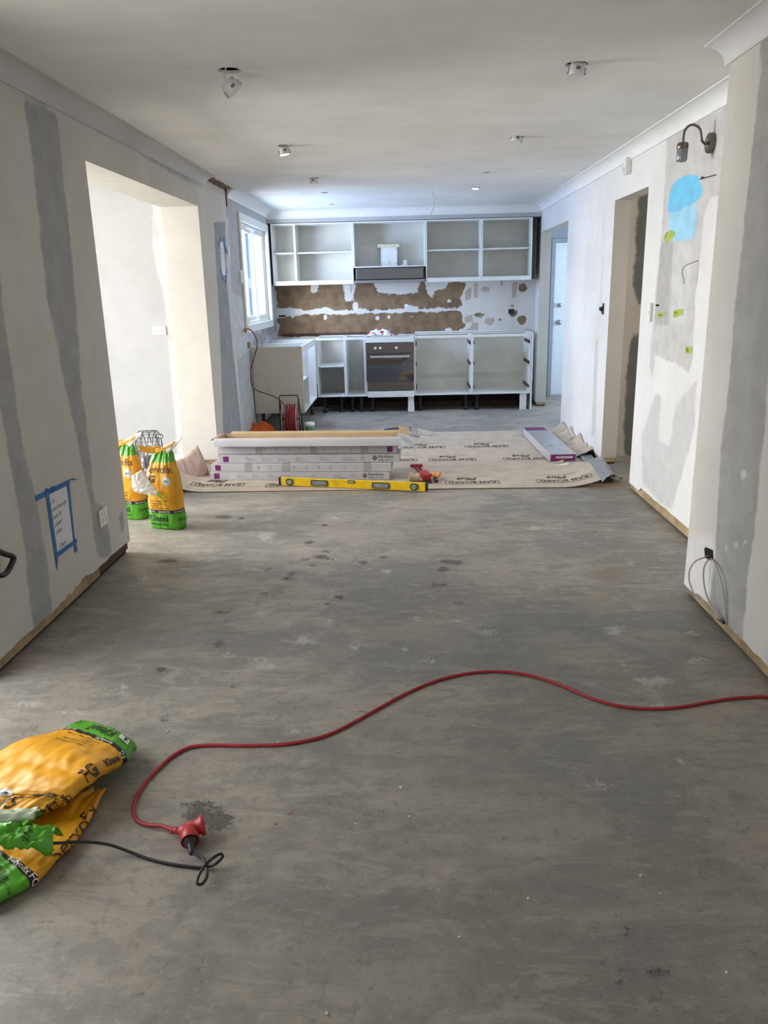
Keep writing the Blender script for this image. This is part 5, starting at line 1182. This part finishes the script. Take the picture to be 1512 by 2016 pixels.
MB().tube(spline([WX(491, 690, XL+.006), WX(494, 730, XL+.006), WX(498, 765, XL+.006), WX(503, 812, XL+.006)], 6), .003, 6).build('dark_cable', M('dark_cable', (0.05, 0.04, 0.04), 0.5)); tag(bpy.data.objects['dark_cable'], 'thin dark cable running down the wall beside the return cabinet', 'cable')
# orange cloth and tub
oc_ = FL(514, 857)
def ocl(u, v):
    a, b = u-.5, v-.5; h = .155*max(0, 1-(2*a)**2)**.6*max(0, 1-(2*b)**2)**.6
    return (oc_.x+.36*a+.02*nz(u*3, v*3), 8.40+.20*b+.03*nz(u*4, v*4, 5), .004+h*(.75+.5*nz(u*4, v*5, 2))+.02*abs(nz(u*9, v*3)))
tag(MB().sheet(ocl, 40, 24, .002).build('orange_vest', M('hi_vis_orange', (0.72, 0.115, 0.006), 0.7, var=0.1, scale=20), smooth=True), 'bright orange work cloth bunched on the floor by the cable reel', 'cloth')
tb = W(606, 850, 8.42)+Vector((.022, 0, 0))
t = thing('plastic_tub', 'small green plastic tub with white lid near the cable reel', 'tub', (tb.x, 8.42, 0))
MB().lathe([(.040, 0), (.048, .004), (.052, .080), (.052, .100)], 24, Matrix.Translation((tb.x, 8.42, 0))).build('tub', M('tub_green', (0.10, 0.30, 0.17), 0.4), t, smooth=True)
MB().lathe([(.055, .092), (.058, .096), (.058, .118), (.050, .128), (.020, .131)], 24, Matrix.Translation((tb.x, 8.42, 0))).build('lid', M('tub_lid', (0.80, 0.78, 0.74), 0.4), t, smooth=True)

# ---- floor fan in the side room
fc = WY(294, 893, 5.75); fz = .285; fx = fc.x
fan = thing('floor_fan', 'wire-guarded floor fan with black motor standing in the side room', 'fan', (fx, 5.75, 0), 0)
FR = .235
wirem = M('fan_wire', (0.16, 0.16, 0.165), 0.35, 0.8)
fm = Matrix.Translation((fx, 5.75, fz)) @ Matrix.Rotation(.12, 4, 'Z') @ Matrix.Rotation(PI/2, 4, 'Y')
def ringw(r, z, rad=.0028): return MB().tube([fm @ Vector((r*math.cos(k*PI/20), r*math.sin(k*PI/20), z)) for k in range(40)], rad, 5, closed=True)
for z in (-.062, -.02, .03, .062): ringw(FR-.004*(abs(z) > .05), z, .0036).build('guard_ring', wirem, fan)
for s in (-1, 1):
    for r in (.06, .12, .18): ringw(r, s*(.066+.022*(1-(r/FR)**2)), .0022).build('guard_ring', wirem, fan)
    q = MB()
    for k in range(36):
        a = 2*PI*k/36; q.tube([fm @ Vector((r*math.cos(a), r*math.sin(a), s*(z_))) for r, z_ in ((.045, .088), (.12, .082), (.19, .073), (FR-.004, .062))], .0016, 4)
    o = q.build('guard_wires', wirem, fan); o['kind'] = 'stuff'
q = MB()
for k in range(36):
    a = 2*PI*k/36; q.tube([fm @ Vector((FR*math.cos(a), FR*math.sin(a), z_)) for z_ in (-.062, .062)], .0018, 4)
o = q.build('guard_wires', wirem, fan); o['kind'] = 'stuff'
q = MB(); q.lathe([(.045, -.05), (.05, -.03), (.05, .02), (.03, .03)], 20, fm); q.build('hub', M('fan_hub', (0.22, 0.22, 0.23), 0.4), fan, smooth=True)
for k in range(3):
    def blade(u, v, k=k):
        r = .045+.165*u; a = 2*PI*k/3+(v-.5)*(.5+.55*u); return fm @ Vector((r*math.cos(a), r*math.sin(a), .035*(v-.5)-.01))
    MB().sheet(blade, 10, 6, .002).build('blade', M('fan_blade', (0.36, 0.36, 0.38), 0.3, 0.5), fan, smooth=True)
q = MB(); q.lathe([(.05, .085), (.07, .095), (.072, .15), (.06, .175), (.02, .18)], 22, fm); q.build('motor', black, fan, smooth=True)
hx = fm @ Vector((0, 0, .10)); MB().tube([fm @ Vector((-FR+.045-.018*math.cos(k*PI/8), .0, .085+.030*math.sin(k*PI/8))) for k in range(0, 16)], .004, 6).build('carry_handle', wirem, fan)
MB().tube([(fx-.12, 5.75-.30, .012), (fx, 5.75-.26, .10), (fx+.02, 5.75-.245, fz)], .010, 8).build('stand', wirem, fan); MB().tube([(fx-.12, 5.75+.30, .012), (fx, 5.75+.26, .10), (fx+.02, 5.75+.245, fz)], .010, 8).build('stand', wirem, fan)
MB().tube([(fx-.12, 5.75-.30, .011), (fx-.12, 5.75+.30, .011)], .010, 8).tube([(fx+.16, 5.75-.28, .011), (fx+.16, 5.75+.28, .011)], .010, 8).tube([(fx+.16, 5.75-.28, .011), (fx, 5.75-.26, .10)], .009, 8).tube([(fx+.16, 5.75+.28, .011), (fx, 5.75+.26, .10)], .009, 8).build('foot', black, fan)
# ================================================================== WALL AND CEILING FITTINGS
paper = M('note_paper', (0.70, 0.70, 0.72), 0.7, var=0.02); bt = M('painters_tape_blue', (0.012, 0.13, 0.36), 0.55, var=0.08, scale=30)
def wall_quad(q, X, pts, off, s=1, th=.0006):
    v = [WX(x, y, X) for x, y in pts]; n = len(v)
    q.add([(X+s*off, p.y, p.z) for p in v]+[(X+s*(off+th), p.y, p.z) for p in v], [tuple(range(n, 2*n)), tuple(reversed(range(n)))]+[(i, (i+1) % n, (i+1) % n+n, i+n) for i in range(n)])
    return q
def note(label, pc, tapes_, lines_, cx, cy0, dy, size, curls=()):
    c = WX(*pc[0], XL); r = thing('taped_note', label, 'note', tuple(c))
    wall_quad(MB(), XL, pc, .0008).build('paper', paper, r)
    for k, t_ in enumerate(tapes_): wall_quad(MB(), XL, t_, .0016+.0007*k).build('tape', bt, r)
    for cpts in curls:
        P_ = [WX(x, y, XL)+Vector((d, 0, 0)) for x, y, d in cpts]; S_ = spline(P_, 6)
        MB().sheet(lambda u, v: S_[min(int(u*(len(S_)-1)+.5), len(S_)-1)]+Vector((.018*v, .006*v, -.004*v)), 14, 2, .0005).build('tape', bt, r)
    tl, tr, bl_ = (WX(*p, XL) for p in (pc[0], pc[1], pc[3])); ex = (tr-tl); wd = ex.length; ex.normalize(); ey = (tl-bl_); hg = ey.length; ey.normalize()
    for k, (tx, xo) in enumerate(lines_):
        if not tx: continue
        q = MB(); put_text(q, tx, size*hg, lambda x, y, k=k, xo=xo: tl+ex*(wd*xo+x)+ey*(-hg*(cy0+dy*k)+y+.06*x)+Vector((.0018, 0, 0)), align='LEFT', shear=.45, sx=.85)
        q.build('handwriting', M('pen_ink', (0.03, 0.03, 0.035), 0.6), r)
    return r
note('white handwritten note framed with blue painter tape low on the wall', [(93, 975), (131, 958), (148, 1068), (110, 1094)],
     [[(69, 976), (71, 987), (137, 952), (137, 943)], [(87, 962), (94, 961), (113, 1095), (112, 1124), (109, 1108)], [(130, 950), (135, 948), (146, 1060), (152, 1085), (146, 1088), (142, 1050)], [(107, 1090), (150, 1060), (150, 1068), (107, 1101)]],
     [('Pal', .14), ('- need this edge', .05), ('ready for', .08), ('painter', .12), ('please', .16), ('', 0), ('Cheers', .2)], 0, .17, .125, .105,
     [[(92, 968, .002), (97, 958, .012), (103, 957, .014)], [(136, 945, .002), (140, 942, .010), (145, 943, .012)]])
note('small white list taped high on the wall beside the kitchen window', [(432.5, 477), (439, 476), (445, 541), (436.5, 543)],
     [[(429, 484), (433, 464), (434, 470), (431, 488)], [(439, 470), (442, 466), (442, 476), (447, 498), (445, 500), (439, 478)], [(433, 530), (434.5, 530), (440, 552), (438, 553)], [(445, 530), (446.5, 532), (444.5, 558), (443, 556)]],
     [('list', .2), ('of jobs', .1), ('left', .2), ('to do', .1)], 0, .2, .16, .09)
# ---- right wall: green tape labels, marks, wires
gt = M('lime_tape', (0.36, 0.46, 0.03), 0.5, var=0.1, scale=30)
for pts_, lab, word in (([(1307, 470), (1312, 459), (1320, 453), (1329, 457), (1328, 464), (1318, 474), (1311, 480)], 'crumpled lime tape tag overlapping the blue paint patch', ''), ([(1295, 616), (1298, 614), (1309, 616), (1307, 622), (1296, 628)], 'lime tape label next to the small hole in the wall', 'switch'), ([(1326, 612), (1330, 610), (1346, 608), (1343, 620), (1326, 626)], 'lime tape label on the pale strip of wall', 'bath'), ([(1350, 681), (1363, 684), (1362, 695), (1349, 695)], 'lowest lime tape label near the pier', 'Plug')):
    c = WX(*pts_[0], XR); r = thing('tape_label', lab, 'tape label', tuple(c), group='lime tape labels on the right wall')
    wall_quad(MB(), XR, pts_, .001, -1).build('tape', gt, r)
    xs = [p[0] for p in pts_]; ys = [p[1] for p in pts_]; o = WX(min(xs)+2, sum(ys)/len(ys)+2.5, XR)
    q = MB(); put_text(q, word or 'light', .026, lambda x, y, o=o: Vector((XR-.0024, o.y-x, o.z+y+(.5*x if not word else 0))), align='LEFT', shear=.3); q.build('handwriting', ink, r)
dk = M('dark_bronze', (0.17, 0.145, 0.12), 0.33, 0.9, var=0.1)
YS = 4.658
def V2(x, y): return WY(x, y, YS)
rose = WX(1402, 282, XR)
lamp = thing('wall_lamp', 'bronze gooseneck wall lamp high on the recessed wall', 'wall lamp', tuple(rose))
mr = Matrix.Translation((XR-.0005, YS, rose.z)) @ Matrix.Rotation(-PI/2, 4, 'Y')
MB().lathe([(.050, 0), (.052, .003), (.052, .022), (.048, .026), (.012, .026)], 28, mr).build('wall_rose', dk, lamp, smooth=False)
for dz in (.016, -.016): MB().lathe([(.006, .026), (.005, .031)], 10, mr @ Matrix.Translation((dz, 0, 0))).build('screw', M('chrome', (0.7, 0.7, 0.7), 0.2, 1.0), lamp)
arm = [Vector((XR-.028, YS, rose.z)), V2(1388, 283), V2(1382, 277), V2(1380.5, 268), V2(1379, 257), V2(1374, 249), V2(1365, 245.5), V2(1356, 248), V2(1349, 256), V2(1346, 267), V2(1345, 283)]
MB().tube(spline(arm, 6), .0065, 10).build('arm', dk, lamp, smooth=True)
hd0 = V2(1344.5, 281)
MB().lathe([(.008, .004), (.026, 0), (.030, -.006), (.031, -.030), (.028, -.034)], 24, Matrix.Translation(hd0)).build('lamp_head', dk, lamp, smooth=True)
MB().lathe([(.0275, -.032), (.0295, -.036), (.0295, -.085), (.024, -.096), (.010, -.098)], 24, Matrix.Translation(hd0), caps=False).build('glass_shade', M('smoked_glass', (0.22, 0.23, 0.24), 0.1, 0.2, coat=0.5), lamp, smooth=True)
MB().lathe([(.018, -.034), (.02, -.05), (.014, -.07), (.004, -.074)], 16, Matrix.Translation(hd0)).build('bulb', M('bulb_pale', (0.6, 0.62, 0.62), 0.2), lamp, smooth=True)
# wall wires
w0_ = WX(1375, 513, XR); tag(MB().tube(spline([Vector((XR-.001, w0_.y, w0_.z)), WY(1366, 516, w0_.y-.0), WY(1354, 521, w0_.y), WY(1345, 528, w0_.y), WY(1343, 538, w0_.y), WY(1346, 550, w0_.y), WY(1346, 560, w0_.y)], 6), .0028, 6).build('wall_wire', M('grey_wire', (0.30, 0.28, 0.27), 0.5), smooth=True), 'thin grey wire curling out of the recessed wall', 'wire')
a_, b_ = WX(1384, 352, XR), WX(1411, 344, XR)
ar = thing('toggle_bolt', 'dark thin rod with arrow tip on the wall beside the blue paint', 'rod', tuple(a_))
MB().tube([(XR-.012, a_.y, a_.z), (XR-.004, b_.y, b_.z)], .0028, 6).build('shaft', steel_d, ar); MB().tube([(XR-.0125, a_.y+.012, a_.z-.002), (XR-.011, a_.y-.02, a_.z+.003)], [.0015, .008], 8).build('tip', steel_d, ar)
p_ = WX(1297, 601, XR); tag(MB().tube([(XR-.0004, p_.y, p_.z), (XR-.02, p_.y, p_.z)], .006, 8).build('wall_plug', black), 'tiny black plug in the recessed wall above a lime label', 'plug')
p_ = WX(1283.5, 615, XR); plate_on('light_switch', 'white switch plate at the edge of the doorway beside the lime labels', 'switch', p_+Vector((0, -.0, 0)), .05, .125, (-1, 0, 0), 1, th=.022)
p_ = WX(1241, 327, XR); sn = thing('alarm_sensor', 'small white box sensor under the cornice above the doorway', 'sensor', tuple(p_))
MB().box(XR-.045, XR-.0005, p_.y-.035, p_.y+.035, p_.z-.058, p_.z+.058).build('body', plastic, sn, bevel=.005); MB().box(XR-.047, XR-.045, p_.y-.02, p_.y+.02, p_.z-.045, p_.z-.005).build('lens', M('sensor_lens', (0.6, 0.6, 0.58), 0.25), sn)
p_ = WX(1185, 607, XR); hl = thing('broken_switch', 'broken switch box with dark hole between the two doorways', 'switch', tuple(p_))
wall_quad(MB(), XR, [(1187, 597), (1190, 597), (1189, 620), (1186, 618), (1184, 610)], .0008, -1).build('hole', M('hole_brown', (0.05, 0.02, 0.015), 0.9), hl)
MB().box(XR-.02, XR-.001, p_.y-.03, p_.y+.02, p_.z-.02, p_.z+.012).build('switch_body', M('navy_plastic', (0.012, 0.016, 0.035), 0.5), hl, bevel=.003)
wall_quad(MB(), XR, [(1179, 606), (1184, 612), (1186, 619), (1181, 617)], .002, -1, .006).build('broken_plate', plastic, hl)
# cables from the pier
p_ = WX(1396, 1090, XP); cb = thing('loose_cables', 'loose grey cables hanging from a dark hole in the pier', 'cable', tuple(p_))
wall_quad(MB(), XP, [(1387, 1080), (1390, 1077), (1404, 1083), (1405, 1104), (1394, 1102), (1388, 1097)], .0006, -1).build('hole', dark_mat, cb)
gc = M('pale_grey_cable', (0.40, 0.37, 0.36), 0.45)
def XPp(x, y, d): return WX(x, y, XP-d)
MB().tube(spline([XPp(1396, 1093, .001), XPp(1385, 1098, .03), XPp(1369, 1105, .06), XPp(1358, 1122, .08), XPp(1357, 1143, .08), XPp(1366, 1168, .07), XPp(1385, 1192, .05), XPp(1405, 1210, .035), XPp(1420, 1221, .02)], 6), .0035, 8).build('cable', gc, cb, smooth=True)
MB().tube(spline([XPp(1400, 1099, .001), XPp(1394, 1103, .02), XPp(1386, 1117, .035), XPp(1385, 1140, .04), XPp(1389, 1165, .04), XPp(1400, 1193, .03), XPp(1417, 1218, .02)], 6), .0035, 8).build('cable', gc, cb, smooth=True)
MB().tube(spline([XPp(1399, 1099, .001), XPp(1408, 1110, .015), XPp(1417, 1135, .02), XPp(1424, 1165, .015), XPp(1428, 1195, .01), XPp(1430, 1229, .006)], 6), .0035, 8).build('cable', gc, cb, smooth=True)
MB().tube([XPp(1414, 1217, .022), XPp(1425, 1226, .016)], .008, 8).build('connector', M('dark_connector', (0.03, 0.032, 0.045), 0.4), cb)
# ---- black handle of a tool leaning on the left wall
def HP(x, y, X=XL+.05): return WX(x, y, X)
hl = thing('black_tool', 'black D-shaped tool handle leaning against the left wall', 'tool', tuple(HP(-10, 1130)))
D_ = [(-6, 1084), (8, 1090), (26, 1097), (22, 1112), (12, 1128), (2, 1133), (-8, 1130)]
MB().tube(spline([HP(*p) for p in D_], 6), [.012]*(len(D_)*6-5), 10).build('grip', M('black_rubber', (0.012, 0.012, 0.012), 0.35), hl, smooth=True)
MB().tube([HP(-6, 1084), HP(-30, 1110), HP(-8, 1130)], .014, 10).build('yoke', M('black_rubber'), hl, smooth=True)
e_ = HP(-30, 1110); MB().tube([e_, Vector((XL+.22, e_.y-.62, .016))], .014, 10).build('shaft', M('black_rubber'), hl, smooth=True)
# ---- downlights
can = M('downlight_plastic', (0.72, 0.72, 0.71), 0.4, var=0.03)
led = M('led_on', (0.9, 0.92, 0.95), 0.4, var=0.0, emit=(0.93, 0.97, 1.0), es=28.0)
gdl = 'downlights hanging loose from the ceiling'
def downlight(i, drop, tilt, tdir, label, lit=False, r=.036, h=.055, dx=0, dy=0):
    cx_, cy_, rr_ = HOLES[i]
    mt = Matrix.Translation((cx_+dx, cy_+dy, HC-drop)) @ Matrix.Rotation(tdir, 4, 'Z') @ Matrix.Rotation(tilt, 4, 'Y')
    t = thing('downlight', label, 'downlight', (cx_+dx, cy_+dy, HC-drop-h), group=gdl)
    MB().lathe([(r*.5, h*.95), (r*.85, h*.9), (r*.95, h*.6), (r, h*.2), (r, 0), (r*.9, -.002), (r*.86, .004), (r*.5, .006)], 26, mt).build('can', can, t, smooth=True)
    for s in (-1, 1):
        MB().box(s*r-.004, s*r+.004, -.007, .007, .012, .032, mtx=mt).box(s*(r+.004)-.003, s*(r+.004)+.003, -.005, .005, .004, .014, mtx=mt).build('spring_clip', M('clip_grey', (0.42, 0.42, 0.43), 0.4), t)
    MB().box(-.010, .010, -r-.0014, -r+.002, .018, .030, mtx=mt).build('rating_label', M('label_dark', (0.16, 0.16, 0.16), 0.5), t)
    MB().tube(spline([mt @ Vector((0, 0, h*.9)), mt @ Vector((.01, 0, h+.02)), Vector((cx_, cy_, HC+.05)), Vector((cx_, cy_, HC+.12))], 5), .004, 6).build('flex', can, t, smooth=True)
    MB().lathe([(.0005, -.0015), (r*.84, -.0015), (r*.84, .002)], 24, mt, caps=False).build('lens', led if lit else M('lens_frost', (0.66, 0.66, 0.65), 0.3), t)
    return mt
downlight(0, .088, -.75, .35, 'downlight hanging tilted well below its hole next to the left wall opening', r=.040, h=.06, dx=.02, dy=-.0)
downlight(1, .045, .10, 0, 'downlight dropped halfway out of its hole near the wall lamp', r=.036, h=.06)
m3 = downlight(2, .055, -.18, .3, 'lit downlight hanging crooked from the ceiling nearer the side opening', lit=True, r=.036)
downlight(3, .030, .28, .2, 'downlight hanging at a slant just below its hole over the right side', dx=-.012)
downlight(4, .045, .0, 0, 'small unlit downlight hanging over the cartons', r=.026, h=.05)
m7 = downlight(6, .012, .05, 0, 'lit downlight over the kitchen floor', lit=True, r=.038)
for m_ in (m3, m7):
    l = bpy.data.lights.new('downlight_beam', 'SPOT'); l.energy = 30; l.color = (0.93, 0.97, 1.0); l.spot_size = 2.1; l.spot_blend = 0.6; l.shadow_soft_size = .03
    o = bpy.data.objects.new('downlight_beam', l); col.objects.link(o); o.matrix_world = m_ @ Matrix.Translation((0, 0, -.012))
cl_ = FL(850, 365, HC)
tag(MB().tube(spline([cl_+Vector((0, 0, .05)), cl_, WY(853, 385, cl_.y), WY(855, 402, cl_.y), WY(850, 418, cl_.y), WY(843, 430, cl_.y)], 6), .0035, 6).build('hanging_cable', M('white_cable', (0.66, 0.66, 0.66), 0.5), smooth=True), 'thin white cable hanging from the ceiling in front of the cabinets', 'cable')

# ---- crumbs of plaster and brick scattered on the slab
crumb_w = M('plaster_crumb', (0.62, 0.58, 0.50), 0.8); crumb_r = M('brick_crumb', (0.45, 0.17, 0.09), 0.8)
rc = random.Random(4)
for k, (x, y) in enumerate(((836, 1277), (612, 1283), (548, 1462), (789, 1551), (806, 1608), (1335, 1568), (700, 1623), (1262, 1724), (1430, 1915), (905, 1845), (1040, 1769), (420, 1745), (644, 1995), (945, 1026), (968, 1028), (989, 1041), (1300, 1760), (330, 1440))):
    c = FL(x, y, 0); r0 = .0035+.003*rc.random(); q = MB()
    q.lathe([(r0*.5, 0), (r0*(.9+.3*rc.random()), r0*.25), (r0*(.7+.3*rc.random()), r0*.6), (r0*.2, r0*.8)], 6, Matrix.Translation(c) @ Matrix.Rotation(rc.random()*3, 4, 'Z') @ Matrix.Diagonal((1, .6+.3*rc.random(), 1, 1)))
    tag(q.build('plaster_crumb', crumb_w), 'tiny pale plaster crumb lying on the bare concrete', 'crumb', 'plaster crumbs on the slab')
for x, y in ((871, 1281), (542, 1623), (570, 1601)):
    c = FL(x, y, 0); r0 = .005; tag(MB().lathe([(r0*.6, 0), (r0, r0*.25), (r0*.7, r0*.6), (r0*.2, r0*.7)], 6, Matrix.Translation(c)).build('brick_crumb', crumb_r), 'tiny reddish brick crumb lying on the bare concrete', 'crumb', 'brick crumbs on the slab')
